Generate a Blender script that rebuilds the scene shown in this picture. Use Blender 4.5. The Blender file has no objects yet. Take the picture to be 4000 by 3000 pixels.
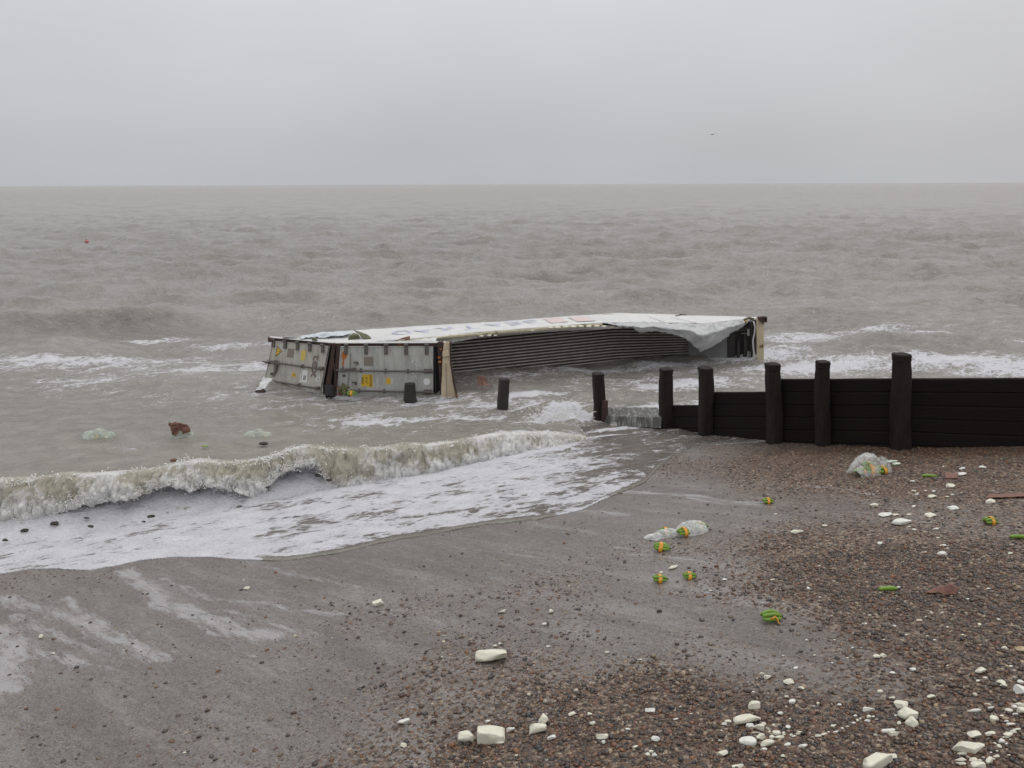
import bpy, math, random
import numpy as np
from mathutils import Vector, Matrix

# ------------------------------------------------------------------ camera, sky, sun, exposure
scene = bpy.context.scene
H_CAM = 5.5; FPX = 3000.0; PITCH = math.atan(782.0 / FPX); ROLL = 0.0036
FW = np.array([0, math.cos(PITCH), -math.sin(PITCH)])
R0 = np.array([1.0, 0, 0]); U0 = np.array([0, math.sin(PITCH), math.cos(PITCH)])
RT = R0 * math.cos(ROLL) - U0 * math.sin(ROLL)
UP = U0 * math.cos(ROLL) + R0 * math.sin(ROLL)
cam_d = bpy.data.cameras.new("camera"); cam = bpy.data.objects.new("camera", cam_d)
scene.collection.objects.link(cam)
cam_d.sensor_width = 36.0; cam_d.lens = 36.0 * FPX / 4000.0
cam_d.clip_start = 0.05; cam_d.clip_end = 30000
cam.matrix_world = Matrix(((RT[0], UP[0], -FW[0], 0), (RT[1], UP[1], -FW[1], 0), (RT[2], UP[2], -FW[2], H_CAM), (0, 0, 0, 1)))
scene.camera = cam
scene.render.resolution_x = 1024; scene.render.resolution_y = 768
scene.view_settings.view_transform = 'Standard'; scene.view_settings.look = 'None'
scene.view_settings.exposure = 0.0; scene.view_settings.gamma = 1.0

SUN_EL = math.radians(52); SUN_AZ = math.radians(25)      # azimuth from +Y towards +X
world = bpy.data.worlds.new("World"); scene.world = world; world.use_nodes = True
wn = world.node_tree; wn.nodes.clear()
def wnode(t, **k):
    n = wn.nodes.new(t)
    for a, b in k.items(): setattr(n, a, b)
    return n
wo = wnode('ShaderNodeOutputWorld'); bg = wnode('ShaderNodeBackground'); bg.inputs['Strength'].default_value = 0.104
sky = wnode('ShaderNodeTexSky', sky_type='NISHITA', sun_disc=False, sun_elevation=SUN_EL, sun_rotation=SUN_AZ, air_density=1.0, dust_density=4.0, ozone_density=1.0)
geo = wnode('ShaderNodeTexCoord')
sep = wnode('ShaderNodeSeparateXYZ'); wn.links.new(geo.outputs['Generated'], sep.inputs[0])
ramp = wnode('ShaderNodeValToRGB')
wn.links.new(sep.outputs['Z'], ramp.inputs['Fac'])
e = ramp.color_ramp.elements
e[0].position = 0.0; e[0].color = (0.470, 0.482, 0.505, 1)
e[1].position = 1.0; e[1].color = (1.12, 1.12, 1.14, 1)
for p, c in ((0.05, (0.485, 0.495, 0.515, 1)), (0.12, (0.555, 0.567, 0.592, 1)), (0.22, (0.635, 0.648, 0.675, 1)), (0.45, (0.86, 0.87, 0.89, 1))):
    q = ramp.color_ramp.elements.new(p); q.color = c
mapn = wnode('ShaderNodeMapping'); mapn.inputs['Scale'].default_value = (1.6, 1.6, 4.0)
wn.links.new(geo.outputs['Generated'], mapn.inputs['Vector'])
cl = wnode('ShaderNodeTexNoise'); cl.inputs['Scale'].default_value = 1.7; cl.inputs['Detail'].default_value = 5; cl.inputs['Roughness'].default_value = 0.45
wn.links.new(mapn.outputs[0], cl.inputs['Vector'])
mr = wnode('ShaderNodeMapRange'); mr.inputs['From Min'].default_value = 0.3; mr.inputs['From Max'].default_value = 0.7
mr.inputs['To Min'].default_value = 9.55; mr.inputs['To Max'].default_value = 10.4
wn.links.new(cl.outputs['Fac'], mr.inputs['Value'])
sc1 = wnode('ShaderNodeVectorMath', operation='SCALE'); wn.links.new(ramp.outputs['Color'], sc1.inputs[0]); wn.links.new(mr.outputs[0], sc1.inputs['Scale'])
warm = wnode('ShaderNodeMixRGB', blend_type='MULTIPLY'); warm.inputs['Color2'].default_value = (1.02, 1.0, 0.985, 1)
mx = wnode('ShaderNodeMapRange'); mx.inputs['From Min'].default_value = -0.1; mx.inputs['From Max'].default_value = 0.55
wn.links.new(sep.outputs['X'], mx.inputs['Value']); wn.links.new(mx.outputs[0], warm.inputs['Fac']); wn.links.new(sc1.outputs[0], warm.inputs['Color1'])
mixw = wnode('ShaderNodeMixRGB'); mixw.inputs['Fac'].default_value = 0.98
wn.links.new(sky.outputs['Color'], mixw.inputs['Color1']); wn.links.new(warm.outputs[0], mixw.inputs['Color2'])
wn.links.new(mixw.outputs[0], bg.inputs['Color']); wn.links.new(bg.outputs[0], wo.inputs['Surface'])

sun_d = bpy.data.lights.new("sun", 'SUN'); sun_d.energy = 0.7; sun_d.angle = math.radians(25); sun_d.color = (1.0, 0.97, 0.93)
sun = bpy.data.objects.new("sun", sun_d); scene.collection.objects.link(sun)
sdir = Vector((math.sin(SUN_AZ) * math.cos(SUN_EL), math.cos(SUN_AZ) * math.cos(SUN_EL), math.sin(SUN_EL)))
sun.rotation_euler = sdir.to_track_quat('Z', 'Y').to_euler(); sun.location = (0, 0, 30)

# ------------------------------------------------------------------ numeric helpers
rng = np.random.default_rng(7); random.seed(7)
def _hash(ix, iy, iz, seed):
    h = (ix.astype(np.int64) * 374761393 + iy.astype(np.int64) * 668265263 + iz.astype(np.int64) * 2147483647 + seed * 974634777) & 0xffffffff
    h = ((h ^ (h >> 13)) * 1274126177) & 0xffffffff
    h = (h ^ (h >> 16)) & 0xffff
    return h / 65535.0
def vnoise(x, y, z=0.0, seed=0):
    x = np.asarray(x, float) + 1371.37; y = np.asarray(y, float) + 911.71; z = np.asarray(z, float) + 0 * x + 77.3
    ix = np.floor(x); iy = np.floor(y); iz = np.floor(z)
    fx = x - ix; fy = y - iy; fz = z - iz
    fx = fx * fx * (3 - 2 * fx); fy = fy * fy * (3 - 2 * fy); fz = fz * fz * (3 - 2 * fz)
    r = 0
    for dx in (0, 1):
        for dy in (0, 1):
            for dz in (0, 1):
                w = (fx if dx else 1 - fx) * (fy if dy else 1 - fy) * (fz if dz else 1 - fz)
                r = r + w * _hash(ix + dx, iy + dy, iz + dz, seed)
    return r
def fbm(x, y, z=0.0, seed=0, octv=4, gain=0.5):
    a = 1.0; s = 0; t = 0; f = 1.0
    for k in range(octv):
        s = s + a * vnoise(np.asarray(x) * f + 17.3 * k, np.asarray(y) * f - 9.1 * k, np.asarray(z) * f, seed + k); t += a; a *= gain; f *= 2.03
    return s / t
def sstep(a, b, x):
    t = np.clip((x - a) / (b - a), 0, 1); return t * t * (3 - 2 * t)
def ray(px, py):
    d = FW * FPX + RT * (px - 2000.0) + UP * (1500.0 - py)
    return d
def PY(px, py, Y):            # point of the photograph's sight line at ground distance Y
    d = ray(px, py); t = Y / d[1]; return np.array([d[0] * t, Y, H_CAM + d[2] * t])
def PZ(px, py, z=0.0):
    d = ray(px, py); t = (z - H_CAM) / d[2]; return np.array([d[0] * t, d[1] * t, z])

# ------------------------------------------------------------------ beach height
GRP = np.array([(1.3, 18.6), (2.09, 17.57), (3.35, 15.83), (3.89, 14.59), (4.82, 13.38), (5.43, 12.72), (6.31, 11.80), (7.80, 11.07), (11.4, 9.3), (20, 5.0), (60, -15.0)])
def side_of(x, y): return (y - np.interp(x, GRP[:, 0], GRP[:, 1]) - .20) * .75      # > 0 beyond the groyne
def beach(x, y):
    x = np.asarray(x, float); y = np.asarray(y, float)
    z = 2.71 + 0.1012 * x - 0.1716 * y
    z = z + 0.05 * (fbm(x * 0.45, y * 0.45, seed=3, octv=2) - 0.5) + 0.02 * (fbm(x * 1.6, y * 1.6, seed=5, octv=2) - 0.5)
    z = z - 1.5 * sstep(0.0, 0.25, side_of(x, y)) * sstep(1.0, 3.0, x)
    z = np.where(z < -1.2, -1.2 + (z + 1.2) * 0.15, z)
    z = np.where(z > 3.2, 3.2 + (z - 3.2) * 0.1, z)
    return z
def PB(px, py, off=0.0):        # where a sight line meets the beach
    d = ray(px, py); d = d / np.linalg.norm(d)
    t = np.arange(3.0, 40, 0.02); P = np.array([0, 0, H_CAM]) + t[:, None] * d
    g = P[:, 2] - beach(P[:, 0], P[:, 1]); i = int(np.argmax(g < 0))
    a, b = g[i - 1], g[i]; tt = t[i - 1] + 0.02 * a / (a - b + 1e-9)
    p = np.array([0, 0, H_CAM]) + tt * d; p[2] += off; return p
def depth_of(p): return float(np.dot(np.asarray(p) - np.array([0, 0, H_CAM]), FW))

# ------------------------------------------------------------------ object helpers
def link(o): scene.collection.objects.link(o); return o
def tag(o, label=None, cat=None, group=None, kind=None):
    if label: o['label'] = label
    if cat: o['category'] = cat
    if group: o['group'] = group
    if kind: o['kind'] = kind
    return o
def empty(name, loc=(0, 0, 0), label=None, cat=None, group=None):
    o = bpy.data.objects.new(name, None); link(o); o.location = loc; o.empty_display_size = 0.1
    return tag(o, label, cat, group)
def fmesh(name, V, F, mat=None, smooth=True, attrs=None):
    V = np.asarray(V, np.float32); me = bpy.data.meshes.new(name)
    if isinstance(F, np.ndarray):
        n, k = F.shape
        me.vertices.add(len(V)); me.vertices.foreach_set('co', V.ravel())
        me.loops.add(n * k); me.loops.foreach_set('vertex_index', F.astype(np.int32).ravel())
        me.polygons.add(n); me.polygons.foreach_set('loop_start', np.arange(0, n * k, k, dtype=np.int32))
        try: me.polygons.foreach_set('loop_total', np.full(n, k, np.int32))
        except Exception: pass
        me.update(calc_edges=True)
    else:
        me.from_pydata([tuple(map(float, v)) for v in V], [], [tuple(map(int, f)) for f in F]); me.update()
    if smooth: me.polygons.foreach_set('use_smooth', [True] * len(me.polygons))
    for an, av in (attrs or {}).items():
        av = np.asarray(av, np.float32)
        if av.ndim == 1: a = me.attributes.new(an, 'FLOAT', 'POINT'); a.data.foreach_set('value', av)
        else:
            a = me.attributes.new(an, 'FLOAT_COLOR', 'POINT'); a.data.foreach_set('color', np.c_[av, np.ones(len(av))].astype(np.float32).ravel())
    if mat: me.materials.append(mat)
    me.validate(); return me
def mobj(name, me, parent=None):
    o = bpy.data.objects.new(name, me); link(o)
    if parent is not None: o.parent = parent; o.matrix_parent_inverse = Matrix.Translation(-parent.location) if False else Matrix()
    return o
def grid_faces(nr, nc, wrap=False):
    i = np.arange(nr - 1)[:, None]; j = np.arange(nc if wrap else nc - 1)[None, :]; j2 = (j + 1) % nc
    return np.stack([i * nc + j, i * nc + j2, (i + 1) * nc + j2, (i + 1) * nc + j], -1).reshape(-1, 4)
class MB:                     # gathers pieces into one mesh
    def __init__(s): s.V = []; s.F = []
    def add(s, V, F):
        b = len(s.V); s.V += [tuple(map(float, v)) for v in V]; s.F += [tuple(int(i) + b for i in f) for f in F]; return s
    def box8(s, P): return s.add(P, [(0, 3, 2, 1), (4, 5, 6, 7), (0, 1, 5, 4), (1, 2, 6, 5), (2, 3, 7, 6), (3, 0, 4, 7)])
    def beam(s, a, b, w, h, up=(0, 0, 1)):       # box section along a to b
        a = np.asarray(a, float); b = np.asarray(b, float); d = b - a; d = d / np.linalg.norm(d)
        u = np.cross(d, up); u = u / np.linalg.norm(u); v = np.cross(u, d)
        P = [p + sx * u * w / 2 + sy * v * h / 2 for p in (a, b) for sx, sy in ((-1, -1), (1, -1), (1, 1), (-1, 1))]
        return s.box8(P)
    def plate(s, q, t, n):          # quad q (4 pts) given thickness t along n
        q = [np.asarray(p, float) for p in q]; n = np.asarray(n, float)
        return s.box8(q + [p + n * t for p in q])
    def tube(s, pts, r, k=8, cap=True):
        pts = np.asarray(pts, float); n = len(pts); r = np.broadcast_to(r, (n,)); T = np.gradient(pts, axis=0)
        T /= np.linalg.norm(T, axis=1)[:, None] + 1e-9; ref = np.array([0, 0, 1.0]) if abs(T[0][2]) < 0.9 else np.array([1.0, 0, 0])
        V = []
        for i in range(n):
            u = np.cross(T[i], ref); u /= np.linalg.norm(u) + 1e-9; v = np.cross(u, T[i])
            for j in range(k):
                a = 2 * math.pi * j / k; V.append(pts[i] + r[i] * (math.cos(a) * u + math.sin(a) * v))
        F = [tuple(f) for f in grid_faces(n, k, True)]
        if cap: F += [tuple(range(k))[::-1], tuple((n - 1) * k + j for j in range(k))]
        return s.add(V, F)
    def build(s, name, mat, parent=None, smooth=False, origin=None):
        V = np.array(s.V)
        if parent is not None: V = V - np.array(parent.location)[None, :] if parent.type == 'EMPTY' else V - np.array(parent['_o'])[None, :]
        elif origin is not None: V = V - np.asarray(origin)
        o = mobj(name, fmesh(name, V, s.F, mat, smooth), parent)
        if parent is None and origin is not None: o.location = origin
        return o
def resample(P, n):
    P = np.asarray(P, float); d = np.r_[0, np.cumsum(np.linalg.norm(np.diff(P, axis=0), axis=1))]
    t = np.linspace(0, d[-1], n); return np.stack([np.interp(t, d, P[:, k]) for k in range(P.shape[1])], 1)
def loft(lines, nu, nv, noise=0.0, ns=3.0, seed=0, edge=True):
    L = [resample(l, nu) for l in lines]; rows = []
    for a, b in zip(L[:-1], L[1:]):
        for k in range(nv): rows.append(a + (b - a) * k / nv)
    rows.append(L[-1]); V = np.array(rows); nr = len(rows); V = V.reshape(-1, 3)
    if noise:
        q = V * ns
        for k in range(3):
            n = fbm(q[:, 0] + 31 * k, q[:, 1] - 7 * k, q[:, 2], seed + 13 * k, 3) - 0.5
            r = 1 - np.abs(fbm(q[:, 0] * 1.7 + 5 * k, q[:, 1] * 1.7, q[:, 2] * 1.7, seed + 50 + k, 2) - 0.5) * 6
            V[:, k] += noise * (n * 1.6 + 0.5 * np.clip(r, 0, 1))
    return V, grid_faces(nr, nu)
def sheet(name, lines, nu, nv, mat, parent=None, noise=0.0, ns=3.0, seed=0, thick=0.004, origin=None, smooth=True):
    V, F = loft(lines, nu, nv, noise, ns, seed)
    if parent is not None: V = V - (np.array(parent.location) if parent.type == 'EMPTY' else np.array(parent['_o']))
    elif origin is not None: V = V - np.asarray(origin)
    o = mobj(name, fmesh(name, V, F, mat, smooth), parent)
    if parent is None and origin is not None: o.location = origin
    if thick:
        m = o.modifiers.new('thickness', 'SOLIDIFY'); m.thickness = thick; m.offset = 0
    return o

# ------------------------------------------------------------------ materials
def new_mat(name):
    m = bpy.data.materials.new(name); m.use_nodes = True; nt = m.node_tree; nt.nodes.clear()
    out = nt.nodes.new('ShaderNodeOutputMaterial'); p = nt.nodes.new('ShaderNodeBsdfPrincipled')
    nt.links.new(p.outputs[0], out.inputs[0]); return m, nt, p, out
class N:
    def __init__(s, nt): s.nt = nt
    def n(s, t, inp=None, **k):
        n = s.nt.nodes.new(t)
        for a, b in k.items(): setattr(n, a, b)
        for a, b in (inp or {}).items():
            if hasattr(b, 'is_output') or b.__class__.__name__.startswith('NodeSocket'): s.nt.links.new(b, n.inputs[a])
            else: n.inputs[a].default_value = b
        return n
    def math(s, op, a, b=0.0, c=None, clamp=False):
        d = {0: a, 1: b}
        if c is not None: d[2] = c
        return s.n('ShaderNodeMath', d, operation=op, use_clamp=clamp).outputs[0]
    def mix(s, f, a, b, blend='MIX'):
        return s.n('ShaderNodeMixRGB', {'Fac': f, 'Color1': a, 'Color2': b}, blend_type=blend).outputs[0]
    def noise(s, vec, scale, detail=3, rough=0.5, dist=0.0):
        return s.n('ShaderNodeTexNoise', {'Vector': vec, 'Scale': scale, 'Detail': detail, 'Roughness': rough, 'Distortion': dist}).outputs['Fac']
    def rng(s, v, a, b, c=0.0, d=1.0, smooth=False):
        return s.n('ShaderNodeMapRange', {'Value': v, 'From Min': a, 'From Max': b, 'To Min': c, 'To Max': d}, interpolation_type='SMOOTHSTEP' if smooth else 'LINEAR').outputs[0]
    def pos(s, scale=(1, 1, 1), rot=(0, 0, 0)):
        g = s.n('ShaderNodeNewGeometry'); r = s.n('ShaderNodeMapping', {'Vector': g.outputs['Position'], 'Rotation': rot}); m = s.n('ShaderNodeMapping', {'Vector': r.outputs[0], 'Scale': scale}); return m.outputs[0]
    def opos(s, scale=(1, 1, 1)):
        g = s.n('ShaderNodeTexCoord'); m = s.n('ShaderNodeMapping', {'Vector': g.outputs['Object'], 'Scale': scale}); return m.outputs[0]
    def attr(s, name, col=False):
        return s.n('ShaderNodeAttribute', attribute_name=name).outputs['Color' if col else 'Fac']
    def bump(s, h, strength, dist, normal=None):
        d = {'Height': h, 'Strength': strength, 'Distance': dist}
        if normal is not None: d['Normal'] = normal
        return s.n('ShaderNodeBump', d).outputs[0]
def C(r, g, b): return (r, g, b, 1)
def surf(name, c1, c2, rough=0.6, scale=8, bump=0.2, bd=0.01, spots=None, spot_thr=0.6, metal=0.0, spec=0.5, spot_scale=None, stretch=(1, 1, 1), grime=0.0):
    m, nt, p, out = new_mat(name); n = N(nt); v = n.opos(stretch)
    a = n.noise(v, scale, 6, 0.6); col = n.mix(n.rng(a, 0.3, 0.7), c1, c2)
    if spots:
        b = n.noise(v, spot_scale or scale * 0.6, 7, 0.65, 0.4); col = n.mix(n.rng(b, spot_thr, spot_thr + 0.05), col, spots)
    if grime:
        gn = n.noise(n.opos((3.2, 3.2, .55)), 2.6, 7, .68, .3); col = n.mix(n.rng(gn, .46, .70, 0, grime), col, C(.17, .145, .115)); g2 = n.noise(n.opos(), 26, 4, .7); col = n.mix(n.rng(g2, .64, .70, 0, grime), col, C(.10, .07, .05))
    nt.links.new(col, p.inputs['Base Color']); p.inputs['Metallic'].default_value = metal
    nt.links.new(n.rng(a, 0.3, 0.7, rough * 0.8, min(1, rough * 1.2)), p.inputs['Roughness']); p.inputs['Specular IOR Level'].default_value = spec
    nt.links.new(n.bump(n.noise(v, scale * 4, 5, 0.6), bump, bd), p.inputs['Normal']); return m

M = {}
M['white_panel'] = surf('white_panel', C(.54, .54, .535), C(.64, .64, .63), .55, 1.2, .1, .01, C(.50, .49, .44), .62, spot_scale=5, grime=.25)
M['torn_sheet'] = surf('torn_sheet', C(.36, .37, .375), C(.44, .45, .45), .5, 1.5, .1, .01, C(.40, .36, .30), .70, spot_scale=4, grime=.28)
M['foam_core'] = surf('foam_core', C(.50, .45, .30), C(.66, .62, .46), .9, 9, .6, .02, C(.25, .22, .13), .58, spot_scale=6)
M['cream_foam'] = surf('cream_foam', C(.78, .74, .58), C(.84, .81, .68), .9, 12, .5, .02)
M['door_paint'] = surf('door_paint', C(.40, .41, .385), C(.46, .465, .44), .5, 1.3, .08, .006, C(.27, .24, .19), .655, spot_scale=6, grime=.6)
M['door_paint_warm'] = surf('door_paint_warm', C(.42, .405, .35), C(.47, .46, .41), .5, 1.2, .08, .006, C(.27, .24, .19), .65, spot_scale=6, grime=.65)
M['rust'] = surf('rust', C(.030, .020, .018), C(.075, .042, .032), .85, 9, .6, .01, C(.28, .10, .03), .63)
M['dark_steel'] = surf('dark_steel', C(.075, .068, .062), C(.14, .125, .115), .6, 12, .4, .006, C(.10, .045, .025), .62)
M['cream_steel'] = surf('cream_steel', C(.46, .37, .25), C(.55, .46, .33), .65, 3, .2, .01, C(.13, .055, .025), .62, spot_scale=2.5, grime=.22)
M['rib_metal'] = surf('rib_metal', C(.36, .33, .315), C(.58, .545, .52), .5, 5, .2, .005, C(.10, .085, .08), .66, metal=.1, spot_scale=2.5)
M['rib_gap_shade'] = surf('rib_gap_shade', C(.06, .05, .048), C(.09, .075, .07), .8, 6, .2, .005)  # floor metal darkened, shade between the ribs put into the colour
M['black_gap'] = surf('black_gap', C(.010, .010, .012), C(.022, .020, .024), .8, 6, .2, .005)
M['olive'] = surf('olive', C(.045, .050, .018), C(.10, .10, .035), .6, 7, .3, .01, C(.18, .17, .11), .66)
M['grey_panel'] = surf('grey_panel', C(.20, .205, .205), C(.27, .275, .27), .6, 2, .1, .01)
M['blue_tint'] = surf('blue_tint', C(.45, .50, .53), C(.62, .66, .68), .45, 6, .3, .01, C(.20, .22, .16), .66)
M['mach_dark'] = surf('mach_dark', C(.012, .012, .014), C(.05, .042, .038), .6, 6, .3, .01)
M['yellow'] = surf('yellow', C(.60, .37, .02), C(.66, .43, .04), .5, 8, .05, .002)
M['pale_yellow'] = surf('pale_yellow', C(.56, .43, .08), C(.60, .47, .12), .5, 8, .05, .002)
M['black_paint'] = surf('black_paint', C(.02, .02, .02), C(.035, .03, .03), .5, 8, .05, .002)
M['decal_brown'] = surf('decal_brown', C(.20, .17, .145), C(.23, .20, .175), .6, 20, .05, .002)
M['decal_grey'] = surf('decal_grey', C(.34, .33, .32), C(.38, .37, .36), .6, 20, .05, .002)
M['decal_white'] = surf('decal_white', C(.66, .67, .66), C(.72, .73, .72), .5, 20, .05, .002)
M['ghost_white'] = surf('ghost_white', C(.50, .50, .49), C(.56, .56, .55), .5, 20, .05, .002)
M['plum'] = surf('plum', C(.15, .10, .10), C(.21, .15, .145), .6, 15, .05, .002)
M['blue_letter'] = surf('blue_letter', C(.39, .41, .53), C(.46, .475, .57), .5, 5, .05, .002, C(.56, .56, .57), .56)
M['red_letter'] = surf('red_letter', C(.54, .42, .40), C(.58, .48, .46), .5, 5, .05, .002, C(.58, .56, .55), .58)
M['orange_rust'] = surf('orange_rust', C(.36, .10, .02), C(.46, .17, .04), .8, 20, .3, .003, C(.15, .05, .02), .55)
M['teal'] = surf('teal', C(.22, .34, .33), C(.30, .40, .39), .6, 20, .05, .002)
M['post_wood'] = surf('post_wood', C(.010, .0078, .007), C(.029, .022, .019), .85, 7, .9, .02, C(.042, .033, .028), .68, stretch=(1, 1, .25), spec=.25)
M['board_wood'] = surf('board_wood', C(.006, .0045, .0045), C(.015, .010, .009), .85, 5, .8, .015, C(.024, .014, .010), .66, stretch=(.4, .4, 2.5), spec=.2)
M['stub_wood'] = surf('stub_wood', C(.016, .015, .013), C(.045, .042, .036), .85, 9, 1.0, .03, C(.09, .08, .07), .7, stretch=(1, 1, .3))
M['cardboard'] = surf('cardboard', C(.13, .060, .042), C(.20, .095, .065), .7, 6, .2, .01, C(.10, .045, .03), .66)
M['dark_debris'] = surf('dark_debris', C(.015, .012, .010), C(.05, .038, .03), .7, 9, .6, .01)
M['buoy'] = surf('buoy', C(.42, .13, .11), C(.52, .22, .18), .5, 6, .1, .01, C(.6, .45, .4), .62)
M['gull'] = surf('gull', C(.20, .20, .21), C(.26, .26, .27), .7, 9, .1, .01)
M['tape'] = surf('tape', C(.62, .26, .015), C(.68, .33, .03), .35, 14, .1, .002, C(.55, .20, .01), .68)
M['banana'] = surf('banana', C(.115, .225, .020), C(.19, .32, .032), .42, 14, .1, .003, C(.05, .08, .012), .68, spot_scale=30)
M['banana_tip'] = surf('banana_tip', C(.02, .02, .008), C(.06, .06, .015), .7, 20, .2, .003)
M['chunk'] = surf('chunk', C(.60, .58, .47), C(.72, .70, .59), .85, 14, .45, .006, C(.56, .52, .38), .66, spot_scale=9)
M['chunk_pale'] = surf('chunk_pale', C(.62, .62, .56), C(.73, .73, .68), .85, 14, .4, .006)
M['chunk_green'] = surf('chunk_green', C(.50, .58, .48), C(.62, .68, .58), .8, 14, .3, .006)
M['chunk_tan'] = surf('chunk_tan', C(.42, .32, .18), C(.60, .50, .34), .85, 10, .4, .006)
M['dark_stone'] = surf('dark_stone', C(.03, .028, .027), C(.06, .052, .05), .5, 12, .4, .006)
# film of a clear bag
def film_mat(name, alpha, fc=(.86, .87, .86, 1)):
    m, nt, p, out = new_mat(name); n = N(nt); v = n.opos()
    a = n.noise(v, 7, 4, 0.6, 0.8); tr = n.n('ShaderNodeBsdfTransparent'); tr.inputs[0].default_value = (.97, .98, .97, 1)
    p.inputs['Base Color'].default_value = fc; p.inputs['Roughness'].default_value = .25
    nt.links.new(n.bump(n.noise(v, 9, 3, .5, 1.0), .35, .012), p.inputs['Normal'])
    fac = n.rng(a, .3, .7, alpha - .25, alpha + .3); mixs = n.n('ShaderNodeMixShader', {0: fac}); nt.links.new(tr.outputs[0], mixs.inputs[1]); nt.links.new(p.outputs[0], mixs.inputs[2])
    nt.links.new(mixs.outputs[0], out.inputs[0]); return m
M['film'] = film_mat('clear_film', .26); M['film_dense'] = film_mat('milky_film', .45); M['film_float'] = film_mat('wet_film', .50, (.62, .68, .60, 1))

# ---- wet beach
m, nt, p, out = new_mat('wet_beach'); n = N(nt); M['beach'] = m
STREAK_ANG = math.atan2(*( (PB(1100, 2490) - PB(500, 2225))[[1, 0]] ))
v = n.pos(); sh = n.attr('shingle'); st = n.attr('streak'); wet = n.attr('wet')
vor = n.n('ShaderNodeTexVoronoi', {'Vector': n.pos((1, 1, 1)), 'Scale': 42.0, 'Randomness': 1.0})
vs = n.n('ShaderNodeSeparateColor', {0: vor.outputs['Color']})
cr = n.n('ShaderNodeValToRGB', {'Fac': vs.outputs[0]}); el = cr.color_ramp.elements
el[0].position = 0; el[0].color = C(.030, .024, .024); el[1].position = 1.0; el[1].color = C(.36, .32, .27)
for ps, c in ((.22, C(.056, .034, .026)), (.45, C(.092, .055, .037)), (.65, C(.138, .080, .048)), (.8, C(.165, .122, .092)), (.93, C(.26, .215, .165))):
    q = el.new(ps); q.color = c
v2 = n.n('ShaderNodeTexVoronoi', {'Vector': n.pos((1, 1, 1)), 'Scale': 95.0}); v2s = n.n('ShaderNodeSeparateColor', {0: v2.outputs['Color']})
big = n.noise(v, .9, 4, .55); fine = n.noise(n.pos((1, 1.0, 1)), 38, 5, .7); grain = v2s.outputs[1]
sand = n.mix(n.rng(big, .3, .7), C(.158, .136, .121), C(.210, .184, .165))
sand = n.mix(n.rng(wet, 0, 1, .35, 0), sand, C(.10, .085, .075))  # sheen put into the colour: sand lighter where wet is high
sand = n.mix(n.rng(fine, .38, .68, 0, .55), sand, C(.105, .088, .080))
dirn = n.noise(n.pos((.22, 1.0, 1), (0, 0, -STREAK_ANG)), 26, 5, .65); sand = n.mix(n.rng(dirn, .5, .72, 0, .5), sand, C(.085, .07, .064)); sand = n.mix(n.rng(dirn, .5, .25, 0, .4), sand, C(.27, .255, .25))
sand = n.mix(n.rng(grain, .72, .93, 0, .85), sand, C(.045, .034, .030))
sand = n.mix(n.rng(v2s.outputs[2], .965, .98), sand, C(.26, .23, .20))
fac = n.rng(n.math('ADD', sh, n.math('MULTIPLY', n.math('SUBTRACT', vs.outputs[2], .5), .7)), .25, .60, smooth=True)
col = n.mix(fac, sand, n.mix(1.0, cr.outputs[0], C(.94, .87, .79), 'MULTIPLY'))
stv = n.math('ADD', n.math('MULTIPLY', n.noise(n.pos((1, 1, 1)), 34, 7, .80, 0.8), .50), n.math('MULTIPLY', n.noise(n.pos((.14, 1.0, 1), (0, 0, -STREAK_ANG)), 16, 7, .75, .5), .50))
sv_ = n.rng(stv, .36, .62, 1.0, 0.0)
thin_ = n.noise(n.pos((.07, 1.0, 1), (0, 0, -STREAK_ANG)), 13, 5, .75, .6); grit_ = n.noise(n.pos(), 46, 5, .8, .6)
sf = n.rng(n.math('SUBTRACT', n.math('MULTIPLY', st, .95), n.math('ADD', n.rng(thin_, .34, .66, .75, 0), n.rng(grit_, .34, .62, .45, 0))), -.15, .50, smooth=True)
sf = n.math('MULTIPLY', n.math('MULTIPLY', sf, .50), n.rng(st, .05, .25))
sheen_bands = n.noise(n.pos((.10, 1.0, 1), (0, 0, -STREAK_ANG)), 3.2, 6, .6, .4); col = n.mix(n.rng(sheen_bands, .50, .68, 0, .42), col, C(.085, .070, .062)); col = n.mix(n.math('MULTIPLY', n.rng(sheen_bands, .48, .34, 0, .30), n.math('SUBTRACT', 1.0, fac)), col, C(.30, .285, .275)); col = n.mix(sf, col, C(.46, .455, .47))  # variation of the sand's sheen painted as lighter and darker streaks
nt.links.new(col, p.inputs['Base Color'])
ro = n.mix(fac, n.mix(wet, C(.50, .50, .50), C(.15, .15, .15)), C(.50, .50, .50))
ro2 = n.mix(n.rng(fine, .4, .7), ro, C(.5, .5, .5)); nt.links.new(ro2, p.inputs['Roughness'])
p.inputs['Specular IOR Level'].default_value = .6; p.inputs['IOR'].default_value = 1.4
hh = n.mix(fac, n.n('ShaderNodeCombineColor', {0: fine, 1: fine, 2: fine}).outputs[0], n.n('ShaderNodeMath', {0: 1.0, 1: vor.outputs['Distance']}, operation='SUBTRACT').outputs[0])
st_ = n.math('MULTIPLY', n.rng(fac, 0, 1, .34, 1.0), n.rng(wet, 0, 1, 1.0, .55)); nb = n.bump(hh, 1.0, .010)
bn = n.n('ShaderNodeBump', {'Height': hh, 'Strength': st_, 'Distance': .014}); nt.links.new(bn.outputs[0], p.inputs['Normal'])

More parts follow.
